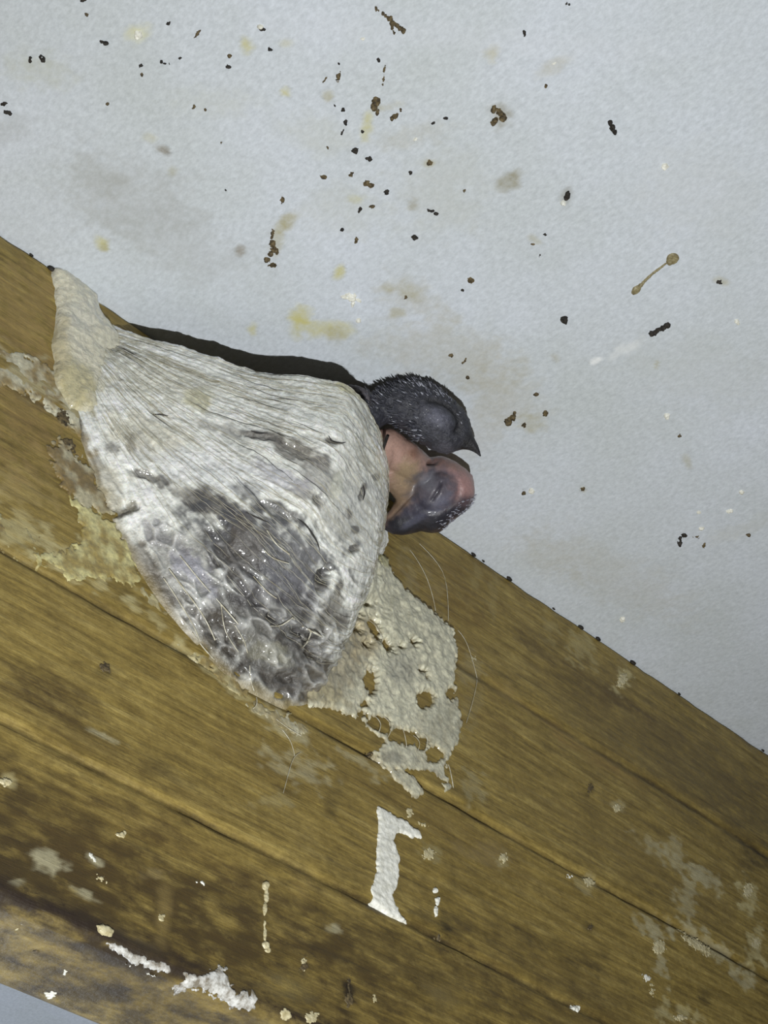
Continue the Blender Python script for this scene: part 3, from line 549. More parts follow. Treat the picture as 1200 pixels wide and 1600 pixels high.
patch('saliva_pad', 'y', pad_sd, box_of(PAD), pad_h, M['pad'], nest, 0.00028, 7.0, (700, 5.0), (330, 0.35), pad_col)
# strands bridging the holes of the pad and fine threads pulled over the wood
def thread(path, lift, r, n=12, nm='saliva_thread'):
    q = crom([on_y(a, b, 0.0) for a, b in path], n); q[:, 1] += lift * np.sin(np.linspace(0.15, math.pi - 0.15, n))
    V, Fc = tube(q, r * 0.6, 5); return V, Fc
TH = [([(598, 1120), (606, 1140), (600, 1160)], .0012, .00016), ([(622, 1128), (626, 1150), (634, 1172)], .0012, .00014), ([(655, 1140), (662, 1160), (660, 1180)], .0012, .00014), ([(585, 1120), (590, 1135), (588, 1150)], .001, .00018), ([(520, 915), (524, 930), (516, 940)], .004, .00018), ([(575, 970), (585, 990), (596, 1004)], .0015, .00014), ([(645, 1150), (650, 1165), (648, 1180)], .0012, .00012), ([(745, 1062), (738, 1090), (728, 1130)], .0006, .00010), ([(715, 985), (728, 1010), (745, 1060)], .0006, .0001), ([(640, 860), (662, 905), (680, 955)], .001, .00013), ([(655, 850), (690, 900), (700, 970)], .0008, .0001), ([(505, 1075), (498, 1092), (486, 1108)], .0014, .00014), ([(440, 1140), (452, 1160), (460, 1182)], .0004, .00014), ([(470, 1175), (455, 1190), (442, 1240)], .0004, .0001), ([(425, 1120), (450, 1140), (470, 1150)], .0004, .00016), ([(395, 1108), (398, 1102), (400, 1090)], .0006, .0002), ([(700, 1195), (703, 1215), (708, 1236)], .0005, .0002)]
for t in TH:
    V, Fc = thread(*t); mesh_obj('saliva_thread', V, Fc, M['thread'], nest)
for path, r in [([(455, 965), (470, 978), (482, 985), (478, 1000), (470, 1012)], .00028), ([(482, 985), (500, 995), (520, 1010)], .0003), ([(420, 978), (436, 976), (455, 965)], .0002), ([(365, 975), (378, 1000), (384, 1020)], .00016), ([(388, 1038), (390, 1060), (394, 1078)], .00016), ([(255, 905), (275, 935), (300, 975), (312, 1000)], .0002), ([(265, 890), (290, 925), (318, 965), (335, 1000)], .00022), ([(282, 870), (310, 905), (345, 945), (372, 975)], .00022), ([(300, 990), (315, 1010), (335, 1030)], .0002), ([(345, 945), (352, 985), (372, 1018)], .00018), ([(410, 860), (425, 872), (450, 880)], .00018), ([(415, 830), (430, 850), (450, 866)], .0002), ([(395, 900), (415, 925), (430, 935)], .00018)]:
    q = crom(on_cup(path, 0.0006), 14); V, Fc = tube(q, r * (0.35 + 0.5 * rng.random(14)), 6); mesh_obj('saliva_strand', V, Fc, M['thread'], nest)

# saliva films smeared over the wood to the left of the cup
def film_col(c1, c2):
    def fn(x, y, P, h):
        t = sstep(-0.4, 0.5, fbm(P, 260, 3, 8))[..., None]; return np.clip(lin(c1) * (1 - t) + lin(c2) * t, 0, 1)
    return fn
FILMS = [([(-10, 545), (60, 560), (110, 605), (135, 640), (140, 690), (110, 672), (80, 640), (40, 612), (-10, 600)], .00022, (146, 126, 80), (200, 195, 170), 6.0),
         ([(108, 775), (150, 800), (178, 815), (200, 850), (222, 900), (215, 920), (170, 908), (120, 908), (60, 878), (40, 860), (100, 862), (134, 842)], .0005, (160, 142, 82), (206, 198, 142), 6.0),
         ([(-10, 800), (40, 835), (100, 868), (150, 905), (120, 905), (50, 870), (-10, 845)], .00025, (140, 120, 70), (186, 176, 126), 7.0),
         ([(70, 700), (100, 690), (140, 730), (170, 800), (130, 800), (95, 760)], .0004, (130, 110, 66), (184, 176, 146), 7.0),
         ([(210, 900), (290, 985), (370, 1065), (400, 1105), (372, 1092), (300, 1020), (215, 930)], .0003, (150, 132, 82), (192, 182, 140), 5.0),
         ([(380, 1085), (420, 1108), (470, 1130), (480, 1150), (440, 1140), (395, 1110)], .0003, (160, 146, 104), (196, 190, 162), 5.0)]
for poly, hgt, c1, c2, en in FILMS:
    patch('saliva_film', 'y', poly_fn(poly), box_of(poly), hgt, M['pad'], nest, 0.00024, 12.0, (620, en * 2.0), (330, 0.4), film_col(c1, c2))
# thick tongue of saliva that anchors the cup beside the ceiling
ARM = [(78, 418), (100, 420), (128, 440), (150, 463), (158, 490), (190, 530), (230, 560), (200, 640), (150, 660), (108, 640), (84, 600), (80, 540), (88, 480)]
def arm_col(x, y, P, h):
    rgb = np.ones(P.shape) * lin((216, 211, 190)); nz = 0.4 * fbm(P, 300, 3, 5)
    return np.clip(paint(rgb, x, y, [(110, 605, 26, 40, -30, (176, 164, 104), .6), (125, 500, 24, 30, 0, (216, 213, 198), .7), (86, 560, 14, 60, 0, (180, 166, 120), .6)], nz), 0, 1)
patch('anchor_tongue', 'y', poly_fn(ARM), box_of(ARM), 0.0024, M['nest'], nest, 0.0003, 26.0, (160, 5.0), (220, 0.25), arm_col)

# ------------------------------------------------------------------ chicks
def loft(sections, k=40):
    """sections: centre, side vector, up vector, half width, up extent, down extent"""
    th = np.arange(k) * 2 * math.pi / k; R = []
    for c, sv, uv, wd, ue, de in sections:
        cs, sn = np.cos(th), np.sin(th); e = np.where(sn >= 0, ue, de)
        R.append(np.asarray(c) + cs[:, None] * wd * np.asarray(sv) + (sn * e)[:, None] * np.asarray(uv))
    V = np.concatenate(R); n = len(R); Fc = grid_faces(n, k, wrap=True)
    V = np.concatenate([V, [R[0].mean(0), R[-1].mean(0)]]); a, b = len(V) - 2, len(V) - 1
    j = np.arange(k); q = (j + 1) % k
    tri = [list(map(int, (a, j[i], q[i]))) for i in range(k)] + [list(map(int, (b, (n - 1) * k + q[i], (n - 1) * k + j[i]))) for i in range(k)]
    return V, [list(map(int, f)) for f in Fc] + tri
def fuse(parts, voxel, smooth):
    """merge closed shapes into one continuous skin, return verts and quads"""
    Vs, Fs, o = [], [], 0
    for v, f in parts:
        Vs.append(v); Fs += [[i + o for i in q] for q in f]; o += len(v)
    me = bpy.data.meshes.new('tmp'); me.from_pydata(np.concatenate(Vs).tolist(), [], Fs)
    bm = bmesh.new(); bm.from_mesh(me); bmesh.ops.recalc_face_normals(bm, faces=bm.faces); bm.to_mesh(me); bm.free()
    ob = bpy.data.objects.new('tmp', me); col.objects.link(ob)
    r = ob.modifiers.new('r', 'REMESH'); r.mode = 'VOXEL'; r.voxel_size = voxel
    s = ob.modifiers.new('s', 'SMOOTH'); s.factor = 0.5; s.iterations = smooth
    ev = ob.evaluated_get(bpy.context.evaluated_depsgraph_get()); em = ev.to_mesh()
    V = np.empty(len(em.vertices) * 3, np.float32); em.vertices.foreach_get('co', V); V = V.reshape(-1, 3).astype(float)
    N = np.empty(len(em.vertices) * 3, np.float32); em.vertices.foreach_get('normal', N); N = N.reshape(-1, 3).astype(float)
    Fq = [list(p.vertices) for p in em.polygons]
    ev.to_mesh_clear(); bpy.data.objects.remove(ob); bpy.data.meshes.remove(me)
    return V, N, Fq
class Head:
    """a head described by its side outline: s runs to the bill, u to the crown, w to the side; pixels at its own distance"""
    def __init__(self, px, py, gap, fdir, yaw=0.0):
        self.o = on_z(px, py, H - gap); self.px, self.py = px, py
        d = np.linalg.norm((self.o - CAM) @ RW[:, 2]); self.k = d / F
        f = np.array([fdir[0], fdir[1], 0.0]); f /= np.linalg.norm(f)
        self.f2 = f.copy()
    def frame(self, flip):
        f = self.f2; u = np.array([f[1], -f[0], 0]) * flip; self.u2 = u
        self.Fv, self.Uv, self.Sv = RW @ f, RW @ u, RW @ np.array([0, 0, -1.0]); return self
    def pt(self, s, u, w=0.0): return self.o + self.k * (s * self.Fv + u * self.Uv + w * self.Sv)
    def loc(self, P):
        q = (P - self.o) / self.k; return q @ self.Fv, q @ self.Uv, q @ self.Sv
    def px_of(self, s, u): return self.px + s * self.f2[0] + u * self.u2[0], self.py + s * self.f2[1] + u * self.u2[1]
    def su(self, px, py):
        dx, dy = px - self.px, py - self.py; return dx * self.f2[0] + dy * self.f2[1], dx * self.u2[0] + dy * self.u2[1]
    def sections(self, up, lo, wd, s0, s1, n):
        out = []
        for s in np.linspace(s0, s1, n):
            a, b, w_ = np.interp(s, *zip(*up)), np.interp(s, *zip(*lo)), np.interp(s, *zip(*wd)); c = (a + b) / 2
            out.append((self.pt(s, c), self.Sv, self.Uv, w_ * self.k, max((a - b) / 2, .3) * self.k, max((a - b) / 2, .3) * self.k))
        return out
def limb(path, rads, n=24, k=28):
    p = crom(path, n); r = np.interp(np.linspace(0, len(rads) - 1, n), np.arange(len(rads)), rads); S = []
    t = np.gradient(p, axis=0); t /= np.linalg.norm(t, axis=1)[:, None]
    for i in range(n):
        a = np.cross(t[i], [0.2, 0.3, 0.93]); a /= np.linalg.norm(a); b = np.cross(a, t[i]); S.append((p[i], a, b, r[i], r[i], r[i]))
    return loft(S, k)
def world(x, y, gap): return np.array([x * 0.01, y * 0.01, H - gap * 0.01])
def quills(name, sites, mat, parent):
    """pin feathers: short tapered sheaths. site = point, direction, length, radius"""
    parts = []
    for p, d, L, r in sites:
        t = np.linspace(0, 1, 5)[:, None]; parts.append(tube(p + d * L * t, r * np.array([.7, 1, .9, .6, .1]), 5))
    V, Fc = join(parts); return tag(mesh_obj(name, V, Fc, mat, parent), kind='stuff')

# --- dark feathered chick, bill to the right
hd = Head(670, 655, 0.0088, (.84, .543)).frame(1)
up = [(-88, -4), (-80, 8), (-69, 24), (-51, 41), (-21, 50), (10, 48), (38, 42), (56, 33), (66, 22), (76, 14), (88, 7), (97, 0), (101, -4)]
lo = [(-88, -34), (-52, -39), (-25, -36), (6, -38), (35, -37), (54, -31), (62, -20), (70, -11), (80, -6), (90, -5), (101, -7)]
wd = [(-88, 26), (-70, 38), (-45, 44), (-10, 45), (20, 41), (45, 30), (60, 19), (72, 12), (86, 7), (97, 2.5), (101, .8)]
body = world(0.9, 1.0, 2.2)
nb = hd.pt(-66, -22)
parts = [loft(hd.sections(up, lo, wd, -88, 101, 60)),
         limb([hd.pt(-40, 0), nb, nb * .6 + body * .4 + np.array([0, 0, -.004]), body, world(1.7, .6, 2.4), world(2.3, .5, 2.5)], [.0040, .0034, .0036, .0066, .0045, .001], 30)]
parts.append(limb([on_z(542, 602, H - .0050), on_z(560, 612, H - .0055), on_z(578, 628, H - .0065), on_z(600, 650, H - .0085)], [.0004, .0013, .0022, .0024], 18, 16))      # wing edge
V, N, Fq = fuse(parts, 0.00036, 5)
s, u, wv = hd.loc(V); aw = np.abs(wv)
side = sstep(8, 24, aw)
es, eu = hd.su(686, 655)
ed = np.sqrt(((s - es) / 30) ** 2 + ((u - eu) / 20) ** 2)
V += N * (hd.k * side * (4.0 * np.exp(-(ed / .7) ** 2) - 5.0 * np.exp(-((ed - 1.12) / .2) ** 2) * sstep(-6, 8, u - eu + .3 * (s - es))))[:, None]
mouth = sstep(48, 62, s) * np.exp(-((u - (1 - 0.08 * (s - 60)) + 2) / 1.6) ** 2); V -= N * (hd.k * 1.6 * mouth * sstep(2, 5, aw))[:, None]
fe = 1.0 - sstep(56, 68, s)
V += N * (fe * (0.00022 * fbm(V, 1300, 2, 5) + 0.00018 * fbm(V, 500, 2, 6)))[:, None]
rgb = np.ones(V.shape) * lin((50, 51, 60))
rgb += (lin((96, 97, 112)) - rgb) * (side * np.exp(-(np.sqrt(((s - es + 4) / 22) ** 2 + ((u - eu + 2) / 15) ** 2) / .9) ** 2) * .9)[:, None]
rgb += (lin((20, 20, 24)) - rgb) * (side * np.exp(-((ed - 1.12) / .25) ** 2) * sstep(-6, 8, u - eu + .3 * (s - es)) * .85)[:, None]
rgb += (lin((84, 82, 92)) - rgb) * (sstep(20, 45, s) * sstep(-10, -26, u) * .6)[:, None]
rgb += (lin((26, 25, 28)) - rgb) * (sstep(56, 70, s) * .85)[:, None]
rgb += (lin((86, 80, 84)) - rgb) * (sstep(-78, -92, s) * .7)[:, None]
rgb *= (1 + 0.35 * fbm(V, 900, 3, 8))[:, None]
dark_chick = empty('swiftlet_chick'); tag(dark_chick, 'dark grey feathered chick resting its head on the nest rim, bill pointing right', 'chick')
mesh_obj('body', V, Fq, M['dark_skin'], dark_chick, np.clip(rgb, .003, .9))
Nn = N
sites, pale = [], []
cand = rng.permutation(len(V))
backF = -hd.Fv
for i in cand:
    if len(sites) + len(pale) > 1500: break
    if not (-105 < s[i] < 52): continue
    e_ = ed[i]
    if side[i] > .3 and e_ < 1.0: continue
    if side[i] > .3 and e_ < 1.3 and u[i] > eu: continue
    if s[i] > 15 and u[i] < -8: continue
    d = backF * 0.9 + Nn[i] * 0.38 + hd.Uv * rng.normal(0, .18) + hd.Sv * rng.normal(0, .12); d /= np.linalg.norm(d)
    crown = u[i] > 22 - .1 * s[i]
    L = rng.uniform(.0010, .0019) * (1.0 if s[i] < 10 else .7); r = rng.uniform(.00010, .00019)
    (pale if (crown and rng.random() < .40) or rng.random() < .12 else sites).append((V[i] - Nn[i] * .0002, d, L, r))
quills('pin_feathers', sites, M['quill'], dark_chick); o = quills('crown_feathers', pale, M['quill_pale'], dark_chick); o['label'] = 'pale grey tipped crown feathers'

# --- bare pink chick, head hanging over the rim, bill down to the left
hp = Head(670, 775, 0.0118, (-.914, .406)).frame(1)
up = [(-75, 2), (-70, 20), (-62, 34), (-48, 44), (-30, 48), (-8, 54), (6, 59), (20, 55), (34, 45), (48, 43), (62, 40), (74, 33), (82, 24), (88, 14)]
lo = [(-75, -3), (-70, -16), (-60, -33), (-45, -49), (-20, -57), (8, -53), (26, -42), (40, -28), (52, -14), (66, -4), (78, 3), (88, 9)]
wd = [(-75, 6), (-68, 24), (-55, 37), (-35, 45), (-10, 47), (15, 42), (32, 32), (48, 25), (64, 19), (78, 11), (88, 2)]
body2 = world(-1.5, .85, 2.5)
nroot = on_z(600, 696, H - 0.0125)
nmid = on_z(633, 716, H - 0.0118)
parts = [loft(hp.sections(up, lo, wd, -75, 88, 60)),
         limb([hp.pt(-15, -20), nmid, nmid * .5 + nroot * .5, nroot, nroot * .6 + body2 * .4, body2, world(-.9, .5, 2.9), world(-.6, .4, 3.1)], [.0036, .0043, .0042, .0042, .0045, .0062, .004, .001], 34),
         limb([hp.pt(20, -10, 4), on_z(638, 770, H - .0120), on_z(624, 752, H - .0122), on_z(606, 725, H - .0128)], [.0030, .0034, .0034, .003], 16)]
V, N, Fq = fuse(parts, 0.00034, 7)
s, u, wv = hp.loc(V); aw = np.abs(wv); side = sstep(8, 24, aw)
es, eu = hp.su(681, 768)
# lids run along a line leaning to the upper right in the photograph
la = math.radians(38); ds, du = s - es, u - eu
a_ = ds * math.cos(la) + du * math.sin(la); b_ = -ds * math.sin(la) + du * math.cos(la)
ed = np.sqrt((ds / 30) ** 2 + (du / 25) ** 2)
V += N * (hp.k * side * (7.5 * np.exp(-(ed / .8) ** 2) - 3.0 * np.exp(-((ed - 1.2) / .2) ** 2)))[:, None]
slit = np.exp(-((b_ - 1 + .004 * a_ ** 2) / 2.6) ** 2) * sstep(20, 12, np.abs(a_))
V -= N * (hp.k * side * 4.0 * slit)[:, None]
rs, ru = hp.su(674, 725); ear = np.exp(-(((s - rs) / 7) ** 2 + ((u - ru) / 3.6) ** 2)); V -= N * (hp.k * 9 * ear * (wv > 0))[:, None]
gap_ = np.exp(-((u - (-18 + 0.42 * (s - 10))) / 2.0) ** 2) * sstep(14, 30, s) * sstep(86, 70, s); V -= N * (hp.k * 2.4 * gap_ * side)[:, None]
V += N * (0.00010 * fbm(V, 700, 3, 9))[:, None]
px, py = proj(V); nz = .25 * fbm(V, 420, 3, 6)
rgb = np.ones(V.shape) * lin((164, 134, 124))
rgb = paint(rgb, px, py, [
    (622, 700, 26, 50, -15, (172, 140, 128), .8), (655, 712, 26, 12, 0, (146, 108, 94), .4), (648, 709, 8, 7, 20, (116, 80, 60), .45), (632, 760, 26, 44, 10, (142, 122, 100), .85), (640, 745, 20, 26, 10, (160, 140, 112), .6), (618, 790, 20, 30, 20, (128, 108, 88), .7),
    (720, 755, 34, 46, -10, (152, 118, 118), .8), (700, 722, 34, 12, 15, (152, 122, 114), .8), (676, 768, 38, 44, 20, (78, 78, 90), .92), (660, 810, 44, 24, -14, (48, 47, 60), .94), (650, 800, 30, 20, -30, (58, 57, 72), .85),
    (620, 825, 34, 16, -10, (28, 28, 36), .95), (640, 826, 40, 12, -5, (30, 30, 39), .9), (684, 822, 26, 18, -20, (34, 34, 44), .92), (716, 792, 30, 14, -25, (58, 54, 64), .85), (700, 806, 30, 12, -25, (36, 36, 46), .85), (728, 800, 16, 8, -30, (44, 42, 54), .6), (668, 752, 16, 14, 0, (112, 113, 122), .6), (690, 786, 20, 12, -40, (104, 105, 122), .6), (645, 815, 20, 6, -30, (86, 87, 106), .5)], nz)
rgb += (lin((44, 42, 54)) - rgb) * (side * slit * .8)[:, None]
rgb += (lin((70, 40, 30)) - rgb) * (ear * (wv > 0) * .85)[:, None]
rgb += (lin((112, 92, 76)) - rgb) * (gap_ * .6 * side)[:, None]
pink_chick = empty('swiftlet_chick'); tag(pink_chick, 'bare pink chick with dark bill and closed eye drooping over the nest rim', 'chick')
mesh_obj('body', V, Fq, M['skin'], pink_chick, np.clip(rgb, .003, .9))
sites = []
for i in rng.permutation(len(V)):
    if len(sites) > 260: break
    if u[i] > 30 + .05 * s[i] and -66 < s[i] < 34:
        d = -hp.Fv * .9 + N[i] * .16 + hp.Sv * rng.normal(0, .1); d /= np.linalg.norm(d)
        sites.append((V[i] - N[i] * .0001, d, rng.uniform(.0005, .001), rng.uniform(.00007, .00012)))
quills('crown_pins', sites, M['quill_pale'], pink_chick)['label'] = 'short silvery pin feathers on the crown'

# ------------------------------------------------------------------ droppings and debris
def crumb(name, surf, pts, mat, hgt=0.0006, parent=None, edge=3.0, rough=1.4):
    """pts: ellipses (cx, cy, rx, ry, angle) in photograph pixels whose union is the outline"""
    def sd(x, y):
        s = np.full(x.shape, -1e9)
        for b in pts: s = np.maximum(s, (1 - blob_d(x, y, b)) * min(b[2], b[3]))
        return s - 0.5
    bx = (min(b[0] - max(b[2:4]) for b in pts) - 4, min(b[1] - max(b[2:4]) for b in pts) - 4, max(b[0] + max(b[2:4]) for b in pts) + 4, max(b[1] + max(b[2:4]) for b in pts) + 4)
    return patch(name, surf, sd, bx, hgt, mat, parent, 0.00016, edge, (1500, rough * 1.5), (1500, 0.5), None, -0.0001)
def line_blobs(path, r0, r1, n=10):
    q = crom([(*p, 0) for p in path], n); rr = np.linspace(r0, r1, n); return [(q[i][0], q[i][1], rr[i], rr[i], 0) for i in range(n)]
B, Dk, Wh, Tn, Cr = M['brown'], M['dark'], M['white'], M['tan'], M['cream']
def thing(name, label, cat, *a, **k):
    o = crumb(name, *a, **k)
    return tag(o, label, cat)
thing('insect_remains', 'forked brown twig-like insect remains at the top edge of the ceiling', 'insect', 'z', line_blobs([(588, 13), (602, 23), (612, 33), (622, 40), (630, 47)], 2.2, 4, 12) + line_blobs([(612, 36), (613, 44), (616, 51)], 4, 2.2, 5) + [(609, 28, 6, 4, 40)], B, 0.0010)
thing('dropping', 'ragged ring-shaped brown dropping high on the ceiling, at the head of the loose scatter', 'dropping', 'z', [(771, 171, 5, 7, 20), (773, 188, 6, 5, 0), (781, 176, 5, 8, -30), (786, 184, 6, 7, 0), (770, 192, 4, 5, 0)], B, 0.0007)
thing('dropping', 'dark brown upright dropping clump over a yellow stain', 'dropping', 'z', [(588, 158, 7, 8, 0), (585, 166, 6, 8, 0), (589, 176, 3, 6, 20)], B, 0.0007)
thing('dropping', 'brown bean-shaped dropping just beside the clump over the yellow stain', 'dropping', 'z', [(618, 181, 6, 4, -30), (626, 172, 3, 4, 0), (612, 185, 4, 3, -20)], B, 0.0006)
thing('dropping', 'crumbly brown dropping streak running down the ceiling above the nest', 'dropping', 'z', [(425, 366, 3, 8, 10), (426, 380, 5, 7, 0), (429, 390, 6, 5, 0), (423, 396, 5, 5, 0), (418, 406, 6, 4, 10), (426, 414, 6, 4, 0), (432, 393, 4, 4, 0)], B, 0.0006)
thing('dropping', 'lone black two-lobed pellet on the clean upper part of the ceiling', 'dropping', 'z', [(954, 192, 4, 5, 0), (957, 199, 5, 5, 20), (961, 206, 4, 4, 0)], Dk, 0.0009)
thing('dropping', 'dark dropping with a bright white tip on the ceiling', 'dropping', 'z', [(887, 304, 5, 7, 20), (884, 310, 5, 4, 0)], Dk, 0.0007)
thing('dropping_tip', 'tiny white bead at the end of a dark dropping', 'dropping', 'z', [(880, 316, 4, 4, 0)], Wh, 0.0008)
thing('drip_mark', 'tan dumbbell-shaped drip with two bulbs joined by a thin neck', 'drip mark', 'z', [(1051, 404, 11, 9, -20), (1046, 409, 6, 6, 0), (994, 453, 10, 6, -40), (1001, 446, 5, 4, -40)] + line_blobs([(1003, 444), (1018, 429), (1040, 412)], 2.9, 2.2, 26), Tn, 0.0004, rough=0.35)
thing('dropping', 'small round black pellet on the bare ceiling', 'dropping', 'z', [(882, 499, 6, 6, 0)], Dk, 0.0009)
thing('dropping', 'straight black rod-shaped pellet on the ceiling', 'dropping', 'z', line_blobs([(1018, 521), (1030, 514), (1044, 507)], 4.2, 3.8, 10), Dk, 0.0009)
thing('dropping', 'plump brown-black dropping just beyond the bill of the dark chick', 'dropping', 'z', [(794, 658, 7, 6, -30), (801, 652, 5, 5, 0), (804, 645, 2.5, 5, 0)], B, 0.0009)
thing('dropping', 'black hook-shaped dropping low on the ceiling', 'dropping', 'z', [(1069, 836, 5, 3.5, 0), (1063, 841, 3, 5, 10), (1062, 849, 4, 5, 0)], Dk, 0.0006)
thing('dropping', 'flat brown oval dropping in the middle of the dense scatter', 'dropping', 'z', [(573, 286, 6, 5, 0), (580, 289, 6, 4, 0)], B, 0.0006)
thing('dropping', 'black speck with a thin pointed tail at the upper left of the ceiling', 'dropping', 'z', [(166, 68, 5, 4, 10), (158, 65, 4, 1.8, 15)], Dk, 0.0006)
thing('paint_flake', 'star-shaped white flake on the ceiling above the nest cup', 'flake', 'z', [(550, 465, 7, 6, 0), (560, 470, 5, 3, 20), (545, 461, 5, 3, 0), (551, 474, 3, 5, 0), (538, 464, 5, 3, 0)], Wh, 0.0006)
thing('paint_flake', 'round white flake in a pale yellow stain on the ceiling', 'flake', 'z', [(216, 54, 7, 7, 0)], Wh, 0.0006)
SPECKS = [(68, 93, 4, 5), (63, 88, 3, 4), (47, 93, 3, 6), (6, 162, 5, 4), (12, 176, 6, 4, 20), (263, 36, 4, 3), (220, 102, 4, 3), (252, 96, 3, 3), (258, 99, 3, 2.5), (264, 98, 3, 2.5), (281, 91, 3, 2.5), (356, 104, 5, 3), (359, 88, 3, 3, 0, 'b'), (168, 163, 2.5, 3, 0, 'b'), (222, 116, 2.5, 4, 0, 'b'), (302, 168, 5, 3, -40, 'b'), (320, 171, 3, 3, 0, 'b'),
          (130, 0, 5, 3), (135, 23, 3, 3, 0, 'b'), (352, 297, 2.5, 2.5), (309, 52, 3, 8, 45, 'b'), (529, 120, 4.5, 9, 15, 'b'), (508, 124, 2, 6, 25, 'b'), (591, 94, 3, 4), (600, 110, 2, 8, 10, 'b'), (599, 126, 1.6, 6, 10, 'b'), (530, 99, 3, 2.5), (536, 171, 4, 4), (523, 165, 2.5, 2.5), (540, 191, 4, 5), (535, 207, 2, 7, 25), (566, 206, 3, 3), (555, 235, 6, 5), (576, 248, 6, 4), (604, 300, 5, 4), (641, 270, 4, 3), (671, 254, 5, 5, 0, 'b'),
          (697, 184, 5, 3), (677, 192, 5, 2.5, -40), (562, 327, 3, 6, 25), (535, 358, 3.5, 3.5), (648, 371, 6, 4, 25), (556, 376, 3, 6, 20, 'b'), (672, 329, 8, 2.5, 10), (681, 333, 4, 2.5, 30), (726, 298, 2, 4, 40, 'b'), (581, 322, 5, 3, 0, 'b'), (441, 312, 4, 6, -10, 'b'), (506, 277, 6, 4, 20, 'b'), (549, 272, 3.5, 5, 20, 'b'), (512, 230, 2, 4, -30, 'b'),
          (423, 77, 5, 2.5, 0), (409, 46, 5, 3, 0), (735, 438, 6, 5, 0, 'b'), (723, 453, 3, 3), (634, 465, 3, 3, 0, 'b'), (730, 590, 3, 3, 0, 'b'), (705, 555, 4, 3, 0, 'b'), (725, 565, 2, 7, 40, 'b'), (819, 49, 3.5, 4), (820, 56, 1.6, 4), (885, 5, 2.5, 3, 30), (890, 6, 2.5, 3, 30), (853, 135, 4, 3, -40, 'b'), (851, 366, 4, 3, -30), (843, 399, 1.5, 4, 30), (838, 616, 5, 3.5, -20, 'b'), (852, 646, 5, 5, -30, 'b'), (819, 664, 4, 4, 0, 'b'), (831, 381, 5, 2, 30, 'b'),
          (1124, 441, 5, 4, 0), (1088, 839, 7, 1.8, 0, 'b'), (1100, 852, 3, 4, 0, 'b'), (1170, 836, 4, 3, 0, 'b'), (911, 764, 4, 3.5, 0, 'b'), (1062, 681, 3, 3, 0, 'b'), (818, 770, 3, 5, -20, 'b'), (440, 312, 2, 2), (345, 223, 2, 2, 0, 'b')]
WHITES = [(560, 501, 5, 4), (1039, 260, 6, 6), (1152, 503, 6, 4, 50), (1042, 650, 5, 5), (973, 968, 5, 5), (830, 767, 5, 5), (407, 42, 6, 4), (866, 99, 5, 2.5, -20), (1159, 769, 5, 4), (1140, 798, 6, 3.5, -10), (1096, 826, 5, 3), (568, 60, 4, 3), (649, 218, 5, 2.5, -30), (1092, 800, 4, 3)]
for b in SPECKS:
    crumb('speck', 'z', [(b[0], b[1], b[2], b[3], b[4] if len(b) > 4 else 0)], B if len(b) > 5 else Dk, 0.0004, ceiling, 2.5, 1.4)
for b in WHITES:
    crumb('white_fleck', 'z', [(b[0], b[1], b[2], b[3], b[4] if len(b) > 4 else 0)], Wh, 0.0005, ceiling, 2.5, 0.9)
# black grit lodged in the joint between plank and ceiling
for (gx, gy, ra) in [(84, 411, 7), (104, 422, 5.5), (129, 441, 6), (740, 868, 5), (796, 905, 6), (908, 983, 6), (934, 992, 6), (990, 1040, 7), (866, 958, 3), (755, 873, 3), (1062, 1086, 3.5), (1192, 1172, 4), (50, 396, 3)]:
    c = on_y(gx, gy, 0.0003); c[2] = H - 0.0006
    bm = bmesh.new(); bmesh.ops.create_icosphere(bm, subdivisions=2, radius=1.0)
    V = np.array([v.co[:] for v in bm.verts]); Fl = [[v.index for v in f.verts] for f in bm.faces]; bm.free()
    V *= (1 + .35 * noise(V + gx, 1.3, 2))[:, None]; V = c + V * np.array([1.2, .55, .6]) * ra * 0.00014
    mesh_obj('grit', V, Fl, Dk, plank)
# droppings on the plank
def ything(label, poly, mat, hgt=.0005, name='dropping', cat='dropping', edge=5.0, nz=(700, 2.5)):
    return tag(patch(name, 'y', poly_fn(poly), box_of(poly), hgt, mat, None, .00022, edge, nz, (700, .25), None, -.0001), label, cat)
ything('large chalky white dropping streak on the plank below the nest', [(588, 1260), (600, 1266), (626, 1279), (655, 1300), (659, 1311), (640, 1308), (622, 1300), (614, 1314), (623, 1340), (623, 1370), (613, 1400), (622, 1424), (636, 1441), (610, 1433), (582, 1410), (577, 1392), (588, 1360), (587, 1330), (592, 1300)], Wh, .0006)
tag(crumb('dropping', 'y', [(415, 1384, 6, 8, 0), (416, 1400, 4, 14, 0), (414, 1420, 3.5, 14, 0), (413, 1445, 2.2, 16, 0), (415, 1477, 6, 7, -20), (418, 1485, 5, 5, 0), (414, 1460, 3, 12, 0)], Cr, .0004, rough=0.7), 'thin cream dribble with a bulb at each end on the plank', 'dropping')
tag(crumb('dropping', 'y', [(680, 1392, 3.5, 6, 0), (683, 1408, 4.5, 8, 0), (680, 1425, 4, 9, 0)], Wh, .0005), 'small beaded white dribble beside the large chalky streak', 'dropping')
ything('flaky white dropping crust on the lower edge of the plank', [(288, 1520), (318, 1526), (340, 1512), (352, 1516), (356, 1534), (370, 1552), (388, 1548), (400, 1562), (398, 1576), (380, 1580), (350, 1566), (320, 1548), (296, 1544), (274, 1554), (272, 1546), (290, 1532)], M['chalk'], .0003, nz=(900, 9.0))
ything('narrow silvery white dropping smear along the lower plank edge', [(168, 1474), (182, 1474), (215, 1492), (256, 1506), (268, 1514), (262, 1520), (230, 1512), (200, 1500), (176, 1484)], M['chalk'], .00025, nz=(900, 6.0))
ything('small cream dropping lump at the upper end of the silvery smear', [(150, 1446), (160, 1442), (178, 1454), (174, 1464), (156, 1462)], Cr, .0005)
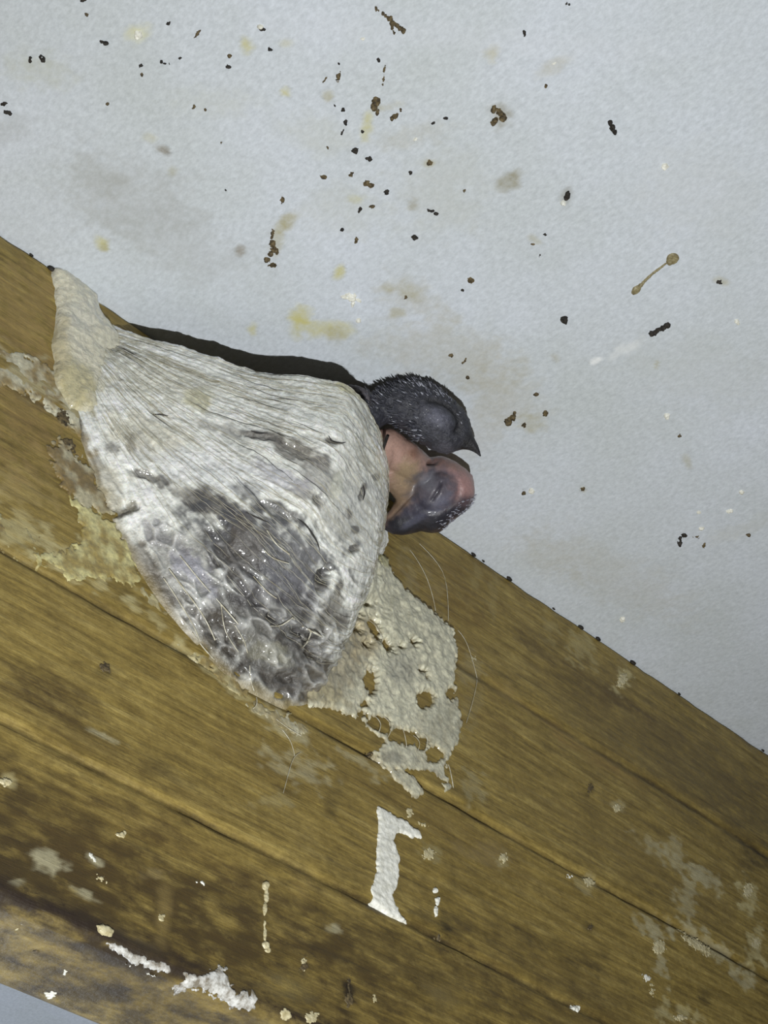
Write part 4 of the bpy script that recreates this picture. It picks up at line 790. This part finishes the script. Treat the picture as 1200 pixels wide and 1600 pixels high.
FLECKS = [(191, 1303, 7, 5, 20, 'c'), (314, 1379, 7, 3, 20, 'w'), (145, 1340, 9, 4, 35, 'w'), (158, 1373, 10, 4, 25, 'c'), (447, 1585, 10, 10, 0, 'c'), (487, 1590, 11, 9, 0, 'c'), (60, 1432, 4, 3, 0, 'w'), (28, 1450, 10, 3, -35, 'c'), (101, 1520, 4, 3, 0, 'w'), (78, 1555, 7, 4, 0, 'w'), (202, 1503, 6, 4, 0, 'w'), (240, 1520, 9, 6, 20, 'w'), (890, 1370, 5, 4, 0, 'w'), (784, 1286, 3, 3, 0, 'w'), (668, 1352, 0, 0), (640, 1270, 5, 8, 10, 'c'), (660, 1288, 6, 3, 20, 'c'), (1010, 1528, 8, 5, 40, 'w'), (1019, 1545, 3, 10, 0, 'c'), (1030, 1480, 10, 12, 0, 'c'), (1090, 1478, 30, 7, 34, 'c'), (1180, 1475, 9, 12, 20, 'c'), (1168, 1392, 8, 12, 0, 'c'), (920, 1380, 9, 7, 20, 'c'), (670, 1335, 10, 10, 0, 'c'), (787, 1340, 6, 8, 0, 'c'), (964, 1262, 7, 6, 0, 'c'), (972, 1062, 7, 12, 20, 'c'), (10, 1222, 10, 6, 20, 'c'), (475, 1505, 4, 12, 10, 'c'), (900, 1575, 5, 4, 0, 'w'), (740, 1030, 6, 5, 0, 'c'), (1064, 1590, 12, 5, 0, 'c'), (585, 1560, 4, 6, 0, 'c'), (210, 1432, 0, 0), (252, 1432, 5, 8, 10, 'c')]
for b in FLECKS:
    if b[2] == 0: continue
    crumb('dropping_fleck', 'y', [b[:5]], Wh if b[5] == 'w' else Cr, 0.00018, plank, 4.0, 3.2)
for (x, y, a, b, g) in [(165, 1043, 10, 7, 35), (922, 1232, 4, 8, 10), (690, 1450, 8, 14, 10), (545, 1562, 8, 12, 0), (475, 1512, 8, 7, 0), (545, 1532, 2.5, 22, 0), (100, 650, 9, 16, -20), (108, 695, 8, 14, -35), (583, 1177, 6, 4, -20), (922, 1449, 5, 4, 0), (56, 1485, 4, 4, 0)]:
    crumb('dark_speck', 'y', [(x, y, a, b, g)], M['brown'], 0.0002, plank, 4.0, 3.0)
